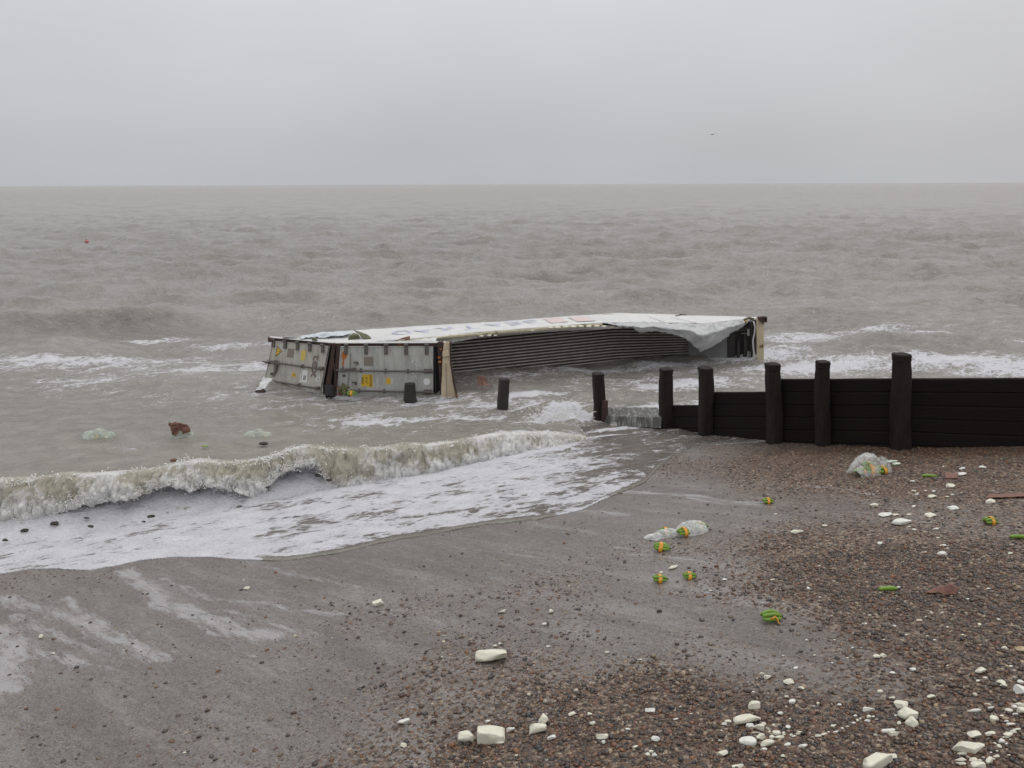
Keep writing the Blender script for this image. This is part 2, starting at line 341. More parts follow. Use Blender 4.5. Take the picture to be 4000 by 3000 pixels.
# ---- sea water with floating foam
def water_mat(name, tint_attr=True):
    m, nt, p, out = new_mat(name); n = N(nt)
    foam = n.attr('foam'); shal = n.attr('shallow')
    pv = n.pos((.55, 1.0, 1.0), (0, 0, -.30)); lace = n.noise(pv, 2.6, 9, .64, 1.1)
    rid = n.math('SUBTRACT', 1.0, n.math('MULTIPLY', n.math('ABSOLUTE', n.math('SUBTRACT', n.noise(pv, 3.6, 6, .6, .8), .5)), 5.0), clamp=True)
    wv = n.n('ShaderNodeVectorMath', {0: n.n('ShaderNodeVectorMath', {0: n.n('ShaderNodeTexNoise', {'Vector': pv, 'Scale': 5.0, 'Detail': 3.0}).outputs['Color'], 'Scale': .16}, operation='SCALE').outputs[0], 1: pv}, operation='ADD').outputs[0]
    ce = n.n('ShaderNodeTexVoronoi', {'Vector': wv, 'Scale': 7.5}, feature='DISTANCE_TO_EDGE').outputs['Distance']; ce2 = n.n('ShaderNodeTexVoronoi', {'Vector': wv, 'Scale': 19.0}, feature='DISTANCE_TO_EDGE').outputs['Distance']
    cell = n.math('ADD', n.rng(ce, .0, .22, .65, 0), n.rng(ce2, .0, .25, .35, 0))
    mixn = n.math('ADD', n.math('ADD', n.math('MULTIPLY', lace, .72), n.math('MULTIPLY', rid, .14)), n.math('MULTIPLY', cell, .17))
    thr = n.rng(foam, 0, 1, .84, .06)
    d = n.math('SUBTRACT', mixn, thr); fm = n.rng(d, -.04, .14, smooth=True)
    fine = n.noise(n.pos((1, 1, 1)), 26, 5, .7, .4); fm2 = n.math('MULTIPLY', fm, n.rng(fine, .25, .6, .62, 1.0), clamp=True)
    body = n.mix(n.rng(n.noise(n.pos((.25, .5, 1)), .5, 4, .5), .3, .7), C(.228, .213, .190), C(.310, .296, .272))
    body = n.mix(shal, body, C(.265, .25, .208))
    film = n.attr('film'); body = n.mix(film, body, C(.150, .130, .112))
    col = n.mix(fm2, body, C(.66, .66, .70)); nt.links.new(col, p.inputs['Base Color'])
    nt.links.new(n.math('MAXIMUM', n.rng(fm2, 0, 1, .13, .75), n.rng(n.attr('far'), 0, 1, .11, .20)), p.inputs['Roughness']); p.inputs['IOR'].default_value = 1.333; nt.links.new(n.math('SUBTRACT', n.rng(n.attr('far'), 0, 1, .5, .38), n.math('MULTIPLY', n.attr('horizon'), .24)), p.inputs['Specular IOR Level'])
    far = n.attr('far')
    w1 = n.noise(n.pos((.85, 1.0, 1), (0, 0, .2)), 2.4, 7, .68, .5); w2 = n.noise(n.pos((.9, 1.0, 1), (0, 0, -.3)), .7, 6, .66, .3)
    h1 = n.math('ADD', n.math('MULTIPLY', w1, n.rng(far, 0, 1, .17, .24)), n.math('MULTIPLY', w2, n.math('ADD', .13, n.math('MULTIPLY', far, .55))))
    h1 = n.math('ADD', h1, n.math('MULTIPLY', fm2, n.math('MULTIPLY', fine, .016)))
    b = n.bump(h1, 1.0, 1.0); nt.links.new(b, p.inputs['Normal']); return m
M['water'] = water_mat('sea_water')
# ---- breaking front
m, nt, p, out = new_mat('breaker_water'); n = N(nt); M['breaker'] = m
foam = n.attr('foam'); str_ = n.noise(n.pos((1, .6, .62)), 9, 9, .70, 1.6); fine = n.noise(n.pos(), 40, 5, .7, .5)
d = n.math('SUBTRACT', n.math('ADD', n.math('MULTIPLY', str_, .75), n.math('MULTIPLY', fine, .25)), n.rng(foam, 0, 1, .80, .22)); fm = n.rng(d, -.10, .16, smooth=True)
col = n.mix(fm, C(.42, .392, .315), C(.72, .715, .70)); nt.links.new(col, p.inputs['Base Color']); nt.links.new(n.rng(fm, 0, 1, .14, .6), p.inputs['Roughness']); p.inputs['IOR'].default_value = 1.333
nt.links.new(n.bump(n.math('ADD', n.math('MULTIPLY', str_, .06), n.math('MULTIPLY', fine, .02)), 1.0, 1.0), p.inputs['Normal'])
m, nt, p, out = new_mat('spray'); M['spray'] = m; p.inputs['Base Color'].default_value = (.80, .79, .77, 1); p.inputs['Roughness'].default_value = .35; p.inputs['IOR'].default_value = 1.33
m, nt, p, out = new_mat('spilling_water'); n = N(nt); M['spill'] = m
a_ = n.noise(n.pos((1, .3, .10)), 17, 6, .7, .4); col = n.mix(n.rng(a_, .47, .72, smooth=True), C(.085, .082, .074), C(.46, .46, .46)); nt.links.new(col, p.inputs['Base Color']); p.inputs['Roughness'].default_value = .3; nt.links.new(n.bump(a_, 1.0, .05), p.inputs['Normal'])
# ---- pebble
m, nt, p, out = new_mat('pebble'); n = N(nt); M['pebble'] = m
pc = n.attr('tint', True); col = n.mix(n.rng(n.noise(n.pos(), 120, 3, .6), .35, .65, 0, .45), pc, C(.05, .04, .036), 'MULTIPLY')
col = n.mix(n.rng(n.noise(n.pos(), 120, 3, .6), .35, .65, 0, .35), pc, C(.04, .032, .03)); nt.links.new(col, p.inputs['Base Color']); p.inputs['Roughness'].default_value = .42
p.inputs['Specular IOR Level'].default_value = .6

# ------------------------------------------------------------------ BEACH
def shepard(x, y, pts, power=3.0):
    num = 0; den = 0
    for (X, Y, w) in pts:
        d = ((x - X) ** 2 + (y - Y) ** 2 + 0.02) ** (power / 2); num = num + w / d; den = den + 1 / d
    return num / den
SH_PX = [(3400,1800,1),(3900,1780,1),(3100,1850,1),(3400,1900,1),(3900,1900,.9),(3000,1800,.75),(2960,1880,.6),(3300,2200,1),(3800,2200,1),(3900,2500,1),(3500,2350,1),(3250,2300,.95),
 (3150,2150,.95),(3050,2250,.7),(3950,2700,1),(3000,2950,1),(3500,2900,1),(2400,2900,1),(2000,2950,.9),(2700,2750,.95),(2300,2740,.8),(2000,2750,.55),(1800,2650,.3),(3200,2800,.95),(3400,2450,.7),(2500,2680,.7),
 (3600,2550,.8),(2900,1990,.12),(2700,1900,.03),(2820,1770,.25),(2700,2050,.06),(3200,1975,.25),(3500,1995,.4),(3750,2060,.55),(3600,2110,.9),(2600,2250,.05),(2880,2250,.25),(2950,2450,.08),(3100,2520,.08),(3250,2650,.22),
 (3100,2620,.15),(2900,2600,.12),(2500,2500,.08),(2100,2450,.12),(2300,2600,.2),(1500,2500,.06),(1300,2600,.1),(1000,2400,0),(500,2400,0),(200,2700,.03),(700,2800,.04),(1200,2850,.12),
 (1500,2950,.4),(1650,2800,.35),(300,2950,.08),(1400,2250,0),(2000,2150,0),(2400,2000,0),(0,2900,.1),(1400,2450,.18),(1000,2700,.05),(2600,2400,.06),(3400,2620,.45)]
SH = [(*PB(a, b)[:2], c) for a, b, c in SH_PX]
SH += [(9, 6, 1), (6, 3, 1), (12, 9, 1), (0, 1, 1), (-5, 2, .3), (-12, 6, .1)]
def shingle(x, y):
    return np.clip(shepard(x, y, SH, 3.5) + 0.28 * (fbm(x * 1.4, y * 1.4, seed=21, octv=4) - 0.5), 0, 1)
# backwash streaks: polylines in world space with widths
STR_PX = [([(500,2225),(640,2330),(800,2420),(950,2465),(1100,2490)], .16, 1.0), ([(640,2260),(850,2330),(1100,2370),(1350,2400)], .08, .75), ([(850,2380),(1050,2430),(1250,2490)], .07, .7),
 ([(960,2190),(1150,2240),(1400,2290)], .10, .7), ([(0,2330),(150,2370),(330,2430),(480,2500),(640,2560)], .20, .85), ([(250,2340),(380,2430),(560,2530)], .10, .8), ([(0,2450),(60,2540),(40,2640),(30,2690)], .22, 1.0),
 ([(0,2480),(160,2560),(300,2600)], .15, .8), ([(60,2400),(260,2500),(430,2570)], .10, .7), ([(700,2400),(860,2490),(1000,2560)], .06, .7), ([(2300,1915),(2600,1930),(2850,1950),(2960,1965)], .07, .9), ([(2700,1945),(2820,1965),(3000,1975)], .05, .8),
 ([(3150,1900),(3300,1915),(3420,1935)], .07, .8), ([(2150,1990),(2300,2000),(2450,2010)], .12, .8), ([(2380,1910),(2600,1928)], .06, .9), ([(3000,1970),(3200,1990),(3500,2000),(3800,2040),(4000,2070)], .08, .5),
 ([(1700,2130),(2000,2160),(2300,2180)], .10, .5), ([(1900,2200),(2200,2230),(2450,2280)], .10, .45), ([(2400,2140),(2560,2160)], .06, .7), ([(2450,2170),(2700,2185),(2830,2200)], .06, .6), ([(3600,2035),(3850,2050),(4000,2065)], .05, .7),
 ([(1300,2340),(1600,2420),(1900,2460)], .08, .5), ([(2500,2290),(2700,2310),(2950,2360)], .07, .5), ([(1100,2300),(1350,2360),(1700,2400)],.06,.5), ([(2200,2080),(2500,2100)],.07,.5), ([(300,2600),(480,2620)],.05,.6), ([(200,2560),(330,2610)],.05,.6)]
STR = [(np.array([PB(*q)[:2] for q in pl]), w, a) for pl, w, a in STR_PX]
def seg_dist(x, y, P):
    best = np.full(np.shape(x), 1e9)
    for a, b in zip(P[:-1], P[1:]):
        d = b - a; L = d @ d; t = np.clip(((x - a[0]) * d[0] + (y - a[1]) * d[1]) / L, 0, 1)
        best = np.minimum(best, np.hypot(x - a[0] - t * d[0], y - a[1] - t * d[1]))
    return best
def fan(r, a):
    R, A = np.meshgrid(r, a, indexing='ij'); return (R * np.sin(A)).ravel(), (R * np.cos(A)).ravel(), len(r), len(a)
rs = [0.6]
while rs[-1] < 60: rs.append(rs[-1] + max(.012, .8 * (rs[-1] ** 2 + 14) / (4.2 * 768)) if rs[-1] < 20 else rs[-1] * 1.06)
x, y, nr, nc = fan(np.array(rs), np.radians(np.r_[np.linspace(-100, -46, 140)[:-1], np.linspace(-46, 46, 1050), np.linspace(46, 100, 140)[1:]]))
z = beach(x, y); shg = shingle(x, y)
wx = x + .30 * (fbm(x * 1.6, y * 1.6, seed=61, octv=4) - .5); wy = y + .30 * (fbm(x * 1.6, y * 1.6, seed=66, octv=4) - .5)
streak = np.zeros_like(x)
for P, w, a in STR:
    streak = np.maximum(streak, a * np.exp(-(seg_dist(wx, wy, P) / w) ** 2))
z = z + 0.010 * (fbm(x * 7, y * 7, seed=31, octv=3) - .5) + .008 * shg * (fbm(x * 30, y * 30, seed=33, octv=2) - .5)
WET_SHEEN = [(*PB(a, b)[:2], c) for a, b, c in [(2700,2250,1),(2400,2520,1),(1500,2330,.8),(500,2600,.8),(2850,2100,.9),(1000,2720,.75),(2200,2100,.7),(3000,2500,.1),(3150,2600,.1),(2750,2620,.3),(1800,2160,.3),(200,2920,.3),(1300,2240,.25),(700,2280,.3),(150,2280,.5),(1900,2420,.7),(1450,2800,.6),(2900,1800,.4),(3300,1980,.9),(3700,2040,.8),(3500,2300,.1),(3500,2800,.1),(2300,2900,.3)]]
wet_sheen = np.clip(shepard(x, y, WET_SHEEN, 3) + .5 * (fbm(x * 1.1, y * 1.6, seed=43, octv=4) - .5), 0, 1)
wetf0 = np.clip(1.15 - shg * .6 - .5 * (fbm(x * .8, y * .8, seed=41, octv=3) - .5), 0, 1)
bo = mobj('beach', fmesh('beach', np.c_[x, y, z], grid_faces(nr, nc), M['beach'], True, {'shingle': shg, 'streak': streak, 'wet': wet_sheen})); tag(bo, kind='structure')
# shore behind and beside the camera
V = []; gx = np.linspace(-70, 70, 57); gy = np.linspace(-25, 45, 57); X, Y = np.meshgrid(gx, gy, indexing='ij')
sk = mobj('ground', fmesh('ground', np.c_[X.ravel(), Y.ravel(), beach(X.ravel(), Y.ravel()) - .12], grid_faces(57, 57), M['beach'], True, {'shingle': np.ones(X.size), 'streak': np.zeros(X.size), 'wet': np.ones(X.size)})); tag(sk, kind='structure')

# ------------------------------------------------------------------ SEA
EDGE_PX = [(-250,2262),(0,2240),(120,2222),(350,2232),(560,2190),(760,2182),(950,2192),(1100,2193),(1300,2165),(1480,2120),(1700,2085),(1900,2050),(2100,2035),(2280,1995),(2400,1940),(2523,1888)]
EDGE = np.array([PB(*q)[:2] for q in EDGE_PX] + [PB(2570, 1830)[:2], PB(2640, 1775)[:2], PB(2780, 1738)[:2], PB(2950, 1728)[:2]])
EDGE = EDGE[np.argsort(EDGE[:, 0])]
def Ye(x): return np.interp(x, EDGE[:, 0], EDGE[:, 1]) + .16 * (fbm(x * .9, 0 * x, seed=70, octv=2) - .5) + .10 * (fbm(x * 3.1, 0 * x, seed=71, octv=4) - .5) + np.where(x < -7.2, 0, 0)
CR_PX = [(-330,1895,.80),(0,1880,.80),(126,1878,.80),(221,1858,.80),(354,1860,.78),(570,1842,.78),(696,1815,.78),(759,1802,.79),(886,1811,.78),(1013,1798,.78),(1108,1768,.82),(1190,1750,.88),(1253,1750,.86),(1297,1756,.82),(1392,1760,.78),(1485,1755,.75),(1580,1735,.75),(1675,1742,.71),(1770,1730,.68),(1959,1700,.58),(2086,1692,.50),(2290,1694,.34)]
CR = np.array([PZ(*q) for q in CR_PX])
BS_PX = [(-330,2125),(0,2100),(63,2108),(126,2068),(183,2043),(253,2011),(329,1980),(392,1961),(443,1967),(487,1967),(557,1942),(582,1926),(645,1923),(702,1926),(753,1929),(797,1891),(867,1900),(937,1929),(987,1942),(1025,1950),(1076,1866),(1171,1821),(1234,1812),(1266,1853),(1297,1922),(1409,1925),(1516,1900),(1580,1862),(1668,1876),(1706,1850),(1833,1846),(1928,1820),(1991,1790),(2073,1795),(2118,1775),(2213,1766),(2301,1742)]
def PBs(px, py):
    a = PB(px, py); b = PZ(px, py, .03); return a if a[1] < b[1] else b
LIP = np.array([PY(q[0], q[1], float(np.interp(PZ(q[0], 1800, .7)[0], CR[:, 0], CR[:, 1])) - .36) for q in BS_PX])
BS = np.array([PBs(*q) for q in [(-330,2125),(0,2100),(150,2080),(300,2015),(500,1975),(700,1965),(950,1975),(1120,1945),(1200,1985),(1300,1975),(1420,1935),(1600,1905),(1800,1852),(2000,1812),(2150,1788),(2290,1762)]])
def Yc(x): return np.interp(x, CR[:, 0], CR[:, 1])
def Zc(x): return np.interp(x, CR[:, 0], CR[:, 2], right=0.0) * (1 + .12 * (fbm(x * 1.1, 0 * x, seed=91, octv=3) - .5)) * sstep(3.2, .6, x)
def Yb(x): return np.minimum(np.interp(x, BS[:, 0], BS[:, 1]), Yc(x) - .12)
wr = np.random.default_rng(11); NW = 80
WL = np.exp(wr.uniform(math.log(.38), math.log(20), NW)); WA = np.where(WL < 5, .0080 * WL, .040) * wr.uniform(.5, 1.4, NW)
WD = np.radians(wr.normal(-8, 34, NW)); WP = wr.uniform(0, 6.28, NW)
def waves(x, y, sp):
    h = np.zeros_like(x); dx = np.zeros_like(x); dy = np.zeros_like(x)
    for L, A, D, P in zip(WL, WA, WD, WP):
        kx = math.sin(D) * 2 * math.pi / L; ky = -math.cos(D) * 2 * math.pi / L
        ph = kx * x + ky * y + P + .0; w = A * np.clip(1.6 - 2.6 * sp / L, 0, 1)
        c = np.cos(ph); s = np.sin(ph); h += w * c; dx -= w * .85 * s * math.sin(D); dy += w * .85 * s * math.cos(D)
    return h, dx, dy
def blob(x, y, px, py, rx, ry, rot=0.0):
    c = PZ(px, py); X = x - c[0]; Y = y - c[1]; cs, sn = math.cos(rot), math.sin(rot)
    return np.exp(-((X * cs + Y * sn) / rx) ** 2 - ((-X * sn + Y * cs) / ry) ** 2)
FOAM = [(150,1430,5,1.3,.50),(500,1420,4,1.3,.47),(850,1440,3,1.0,.50),(620,1330,3,.8,.46),(900,1350,3,.9,.45),(300,1500,4,1.,.35),(800,1560,3,.8,.30),(1150,1600,2,.6,.40),(3150,1320,4,1.6,.52),(3450,1330,4,1.3,.50),(3650,1345,3,.7,.72),(3900,1330,4,1.0,.62),
 (3200,1440,4,1.1,.60),(3700,1430,5,1.2,.58),(2950,1400,2.5,1.,.60),(3950,1450,3,1.1,.60),(2050,1480,2,.6,.42),(2300,1445,2.2,.6,.55),(2600,1425,2.2,.6,.62),(2500,1480,2,.5,.40),(1900,1590,2.2,.55,.55),(2150,1600,1.0,.5,.95),(2230,1640,.8,.35,.95),(2050,1560,1.6,.4,.6),
 (1600,1650,2.2,.4,.55),(1850,1650,1.5,.35,.5),(1400,1640,2,.5,.40),(1750,1560,2,.4,.5),(2480,1700,1.0,.35,.85),(2620,1712,.8,.2,.7),(2400,1700,1.,.3,.8),(2560,1600,1.2,.5,.55),(2700,1500,3,.8,.55),(2900,1560,2,.6,.5),(1200,1480,1.5,.5,.4),
 (1300,1560,2.0,.3,.5),(1700,1580,1.6,.3,.5),(1100,1250,6,1.0,.3),(2000,1180,7,1.2,.2),(3400,1290,5,.7,.45),(480,1760,2,.3,.25),(900,1700,2,.3,.25),(2200,1660,1.2,.35,.8)]
def sea_fields(x, y, sp):
    amp = 1 - .62 * sstep(40, 19, y) - .16 * sstep(19, 14, y)
    h, dx, dy = waves(x, y, sp); h = h * amp; dx = dx * amp; dy = dy * amp
    rg_ = lambda u_, v_, sd: 1 - np.abs(2 * fbm(u_, v_, seed=sd, octv=3) - 1) * 1.6
    h = h + amp * (.17 * np.clip(1.4 - sp / 2.4, 0, 1) * (rg_(x * .55, y * .75, 151) - .4) + .10 * np.clip(1.3 - sp / 1.0, 0, 1) * (rg_(x * 1.25 + y * .3, y * 1.7, 155) - .4) + .045 * np.clip(1.2 - sp / .4, 0, 1) * (rg_(x * 2.8 - y * .6, y * 3.9, 158) - .4) + .020 * np.clip(1.2 - sp / .16, 0, 1) * (rg_(x * 6 - y, y * 8, 159) - .4))
    h = h + sstep(24, 60, y) * (.50 * (rg_(x * .20 + y * .02, y * .27, 161) - .45) + .32 * (rg_(x * .46 - y * .05, y * .55, 163) - .45) * np.clip(1.25 - sp / 9, .25, 1)) * (1 - .35 * sstep(200, 900, y))
    # two older waves further out
    for pl, hh, w in (([(-200,1310),(150,1292),(420,1268),(650,1250),(840,1247)], .95, .85), ([(3250,1352),(3500,1335),(3700,1328),(4100,1335)], .42, .8), ([(0,1345),(250,1352),(500,1345)],.25,.9)):
        P = np.array([PZ(a, b, .25)[:2] for a, b in pl]); yy = np.interp(x, P[:, 0], P[:, 1]); d = y - yy
        wgt = sstep(P[0, 0] - 1.5, P[0, 0] + 2, x) * sstep(P[-1, 0] + 1.5, P[-1, 0] - 2.5, x)
        h = h + hh * wgt * np.where(d > 0, np.exp(-(d / (w * 1.8)) ** 2), np.exp(-(d / w) ** 2))
    fo = .06 + .12 * sstep(28, 20, y) * sstep(13, 17, y + .4 * x) + .06 * sstep(60, 25, y)
    fo = fo + .12 * sstep(.16, .42, h) * sstep(30, 50, y); bl = 0 * x
    for px, py, rx, ry, a in FOAM: bl = np.maximum(bl, a * blob(x, y, px, py, rx, ry, .2))
    fo = np.maximum(fo, bl * (.60 + .66 * fbm(x * .5 + y * .3, y * 1.3, seed=83, octv=4))) + .25 * np.minimum(fo, bl) + .22 * (fbm(x * .35, y * .55, seed=81, octv=4) - .5)
    return h, dx, dy, fo
rs = [8.0]
while rs[-1] < 9000: rs.append(rs[-1] + min(max(.022, .72 * (rs[-1] ** 2 + 30) / (5.5 * 768)), rs[-1] * .25))
rs = np.array(rs); x, y, nr, nc = fan(rs, np.radians(np.r_[np.linspace(-80, -47, 120)[:-1], np.linspace(-47, 47, 1460), np.linspace(47, 80, 120)[1:]])); sp = np.repeat(np.gradient(rs), nc)
h, dx, dy, fo = sea_fields(x, y, sp)
bz = beach(x, y); ye = Ye(x); yc = Yc(x); zc = Zc(x); side = side_of(x, y)
nearside = (side < 0) | (x < 2.0)
d = y - yc
back = zc * np.where(d > 0, np.exp(-(d / (1.0 + .35 * fbm(x * .8, 0 * x, seed=95))) ** 2), np.maximum(np.exp(-(d / .10) ** 2), .58 * np.exp(-(np.abs(d) / .80) ** 1.4)))
surfz = sstep(-.05, .9, d)         # open-water chop only behind the crest
inch = sstep(3.5, 1.5, x)
hw = h * (1 - (1 - surfz) * inch) * np.where((side < 0) & (x > 1.5), .35, 1.0)
splash = .34 * blob(x, y, 2170, 1630, .75, .45) * (.6 + .8 * fbm(x * 5, y * 5, seed=96, octv=4)) + .12 * blob(x, y, 2250, 1665, .5, .25)
zs = hw + back * inch + splash
film_t = .018 * np.sqrt(np.clip((y - ye) / .5, 0, 1)) + .014 * fbm(x * 6, y * 6, seed=97, octv=3) + .05 * fbm(x * 1.5, y * 2.2, seed=99, octv=3) * sstep(.2, 1.4, y - ye)
infront = (y < yc + .02) | (zs < bz + film_t)
zs2 = np.where(nearside & (y > ye), np.maximum(zs, bz + film_t), np.where(nearside, np.minimum(zs, bz - .04), zs))
# far side of the groyne: water piled up a little
calm = sstep(5, 0, side) * sstep(2.0, 4.0, x); zs2 = np.where(~nearside, zs2 * (1 - .4 * calm) + .12 * calm, zs2)
# foam in front of the breaker
dfe = y - ye; dtop = Yb(x) - y
front = nearside & (y > ye) & (y < yc + .1) & (x < 2.6)
edgef = np.exp(-(dfe / .07) ** 2)
tm_ = sstep(.50, .60, fbm(x * .55 + 4, 0 * x, seed=107, octv=2))
ff = .572 + .30 * (fbm(x * .8, y * 1.1, seed=98, octv=3) - .5) + .46 * (fbm(x * 2.4, y * 3.6, seed=101, octv=3) - .5) + .12 * sstep(1.3, .5, yc - y) - tm_ * .75 * sstep(.24, .06, dfe) + .45 * edgef * (1 - tm_)
ff = ff * (1 - .25 * sstep(-.5, 1.6, x)) * (1 - .45 * sstep(1.2, 2.5, x) * sstep(.2, .8, dfe))
rightthin = sstep(1.6, 3.0, x); ff = np.where(x > 1.6, ff * (1 - .35 * rightthin), ff)
fo = np.where(front, ff, fo)
fo = np.where(nearside & (y > ye) & (x >= 2.6), np.clip(fo, .30, .5), fo)
fo = np.clip(fo + .35 * np.exp(-((y - yc) / .22) ** 2) * inch * (y > yc), 0, 1)
filmA = np.where(nearside & (zs < bz + .10), 1.0, 0.0) * sstep(0, .2, y - ye)
shal = np.clip(.55 * sstep(26, 13, y) + .5 * np.exp(-((y - yc) / .6) ** 2) * inch, 0, 1)
far = sstep(18, 70, y)
k = np.where(nearside & (y < yc + .3), 0, 1) * np.where(side < 0, 1, 1) * sstep(0, 2, np.abs(y - yc) + np.where(x > 3, 2, 0))
so = mobj('sea', fmesh('sea', np.c_[x + dx * k, y + dy * k, zs2], grid_faces(nr, nc), M['water'], True, {'foam': fo, 'shallow': shal, 'film': filmA, 'far': far, 'horizon': sstep(60, 450, y)})); tag(so, kind='structure')

# breaking front swept along the crest
xs = np.arange(-12.2, 2.35, .0105); ns = 64
S = np.linspace(0, 1, ns); XX, SS = np.meshgrid(xs, S, indexing='ij')
yc1 = Yc(XX); zc1 = Zc(XX); yb1 = Yb(XX); base_z = np.maximum(beach(XX, yb1), 0) - .01
lipz = np.interp(XX + .04 * (fbm(XX * 7, 0 * XX, seed=102, octv=2) - .5), LIP[:, 0], LIP[:, 2])
lipy = yc1 - .36 * sstep(2.4, .2, XX) - .08 * (fbm(XX * 2.2, 0 * XX, seed=103, octv=2) - .5)
zbot = np.maximum(lipz, np.maximum(beach(XX, lipy), 0) - .05) - .16 * (fbm(XX * 5, 0 * XX, seed=104, octv=5, gain=.65) - .45)
tt = np.clip((SS - .22) / .78, 0, 1)
yy = np.where(SS < .22, yc1 + .30 * (1 - SS / .22), yc1 - .02 + (lipy - yc1) * np.sin(tt * math.pi / 2) ** .9)
zz = np.where(SS < .22, zc1 * np.exp(-((.30 * (1 - SS / .22)) / 1.1) ** 2) - .012 * (1 - SS / .22), zc1 + .02 * np.sin(np.clip(tt * 3, 0, 1) * math.pi) - (zc1 - zbot) * (1 - np.cos(tt * math.pi / 2)) ** .85)
mask = sstep(.0, .25, SS)
lump = fbm(XX * 5, zz * 3.0, yy * 2, 111, 3) - .5; lump2 = fbm(XX * 17, zz * 9, yy * 4, 115, 4) - .5; rg = 1 - np.abs(fbm(XX * 9, zz * 3.5, yy * 3, 118, 4) - .5) * 4
amp = mask * (.5 + .8 * tt)
rg2 = 1 - np.abs(fbm(XX * 3.2, zz * 3.0, yy * 2, 119, 3) - .5) * 5
fr = .30 + .45 * sstep(.35, .95, tt) + .95 * (fbm(XX * 1.6 + zz * .8, zz * 2.6, seed=125, octv=3) - .5) + .28 * np.exp(-((SS - .24) / .06) ** 2) * (fbm(XX * 2.1, 0 * XX, seed=126, octv=2) > .45) + .16 * rg2
fr = fr + .12 * sstep(-2.6, 0, XX) - .20 * np.exp(-((XX + 3.3) / .35) ** 2) - .2 * sstep(-8.5, -10, XX) * (tt < .4)
rough_ = .35 + .65 * np.clip(fr, 0, 1)
yy = yy - amp * (.26 * lump + .16 * lump2 * rough_ + .02 * rg + .06 * rg2); zz = zz + amp * (.12 * lump2 + .10 * lump + .03 * rg2)
xo = XX + amp * .05 * (fbm(XX * 8, zz * 6, yy, 130, 3) - .5)
F = grid_faces(len(xs), ns)
brk = mobj('breaking_wave', fmesh('breaking_wave', np.c_[xo.ravel(), yy.ravel(), zz.ravel()], F, M['breaker'], True, {'foam': np.clip(fr, 0, 1).ravel()})); tag(brk, kind='structure')
ms = brk.modifiers.new('thickness', 'SOLIDIFY'); ms.thickness = .02; ms.offset = 1

# spray: strands and drops thrown from crest and foot
t_ = (1 + 5 ** .5) / 2; ICO_V = np.array([(-1,t_,0),(1,t_,0),(-1,-t_,0),(1,-t_,0),(0,-1,t_),(0,1,t_),(0,-1,-t_),(0,1,-t_),(t_,0,-1),(t_,0,1),(-t_,0,-1),(-t_,0,1)], float); ICO_V /= np.linalg.norm(ICO_V[0])
ICO_F = np.array([(0,11,5),(0,5,1),(0,1,7),(0,7,10),(0,10,11),(1,5,9),(5,11,4),(11,10,2),(10,7,6),(7,1,8),(3,9,4),(3,4,2),(3,2,6),(3,6,8),(3,8,9),(4,9,5),(2,4,11),(6,2,10),(8,6,7),(9,8,1)])
def blobs_mesh(name, C_, A, mat, tint=None):       # C_ centres (n,3); A (n,3,3) axes
    n = len(C_); V = np.einsum('nij,kj->nki', A, ICO_V) + C_[:, None, :]; F = ICO_F[None] + 12 * np.arange(n)[:, None, None]
    at = {'tint': np.repeat(tint, 12, 0)} if tint is not None else None
    return fmesh(name, V.reshape(-1, 3), F.reshape(-1, 3), mat, True, at)
cs = []; rad = []; dirs = []
unit_ = lambda v: v / np.linalg.norm(v)
def strand(p, v, n, r):
    for k in range(n):
        t = k * .016; q = p + v * t + np.array([0, 0, -4.9]) * t * t; u = v + np.array([0, 0, -9.8]) * t; u = u / (np.linalg.norm(u) + 1e-6)
        cs.append(q + rng.normal(0, .002, 3)); rad.append((r * (1 - .5 * k / n), r * rng.uniform(1.2, 2.6))); dirs.append(u)
inten = lambda x: .35 + 1.4 * math.exp(-((x + 3.8) / .8) ** 2) + .7 * math.exp(-((x + 6.3) / 1.0) ** 2) + .4 * math.exp(-((x + 8.5) / .6) ** 2) + .5 * math.exp(-((x - .2) / 1.5) ** 2)
for c_ in range(110):
    x0 = rng.uniform(-12, 2.0)
    if rng.uniform(0, 1.5) > inten(x0): continue
    sz = rng.uniform(.5, 1.0) * (1.0 if x0 < -2 else .7); vx = rng.normal(.2, .5)
    for i in range(int(rng.integers(6, 22))):
        xi = x0 + rng.normal(0, .09 * sz + .03); p = np.array([xi, float(Yc(xi)) + rng.normal(-.06, .05), float(Zc(np.array([xi]))[0]) - .02])
        strand(p, np.array([vx + rng.normal(0, .4), rng.normal(-.35, .3), rng.uniform(.2, 1.9) * sz]), rng.integers(3, 16), rng.uniform(.005, .012))
for i in range(11000):
    x0 = rng.uniform(-12, 2.3); q_ = vnoise(np.array([x0 * 1.9]), np.array([3.0]), 0.0, 141)[0]
    if q_ < .30: continue
    f = 1 - abs(rng.normal(0, .28)); f = max(.0, f); y0 = float(Yc(x0)) - .36 * math.sin(f * math.pi / 2) - .07; zb = float(np.interp(x0, LIP[:, 0], LIP[:, 2])); z0 = zb + (float(Zc(np.array([x0]))[0]) - zb) * (1 - f) ** .7 + rng.normal(0, .035)
    r_ = .0035 * (3.2 ** (rng.uniform() ** 2.2)); cs.append(np.array([x0, y0 - abs(rng.normal(0, .05)), z0])); rad.append((r_, r_ * rng.uniform(1, 1.7))); dirs.append(unit_(rng.normal(0, 1, 3)))
for i in range(2500):
    x0 = rng.uniform(-12, 2.2)
    if rng.uniform(0, 1.4) > inten(x0): continue
    r_ = .005 * (4 ** (rng.uniform() ** 2)); cs.append(np.array([x0, float(Yc(x0)) + rng.normal(-.06, .10), float(Zc(np.array([x0]))[0]) + abs(rng.normal(0, .035)) - .01])); rad.append((r_, r_ * rng.uniform(1, 1.6))); dirs.append(unit_(rng.normal(0, 1, 3)))
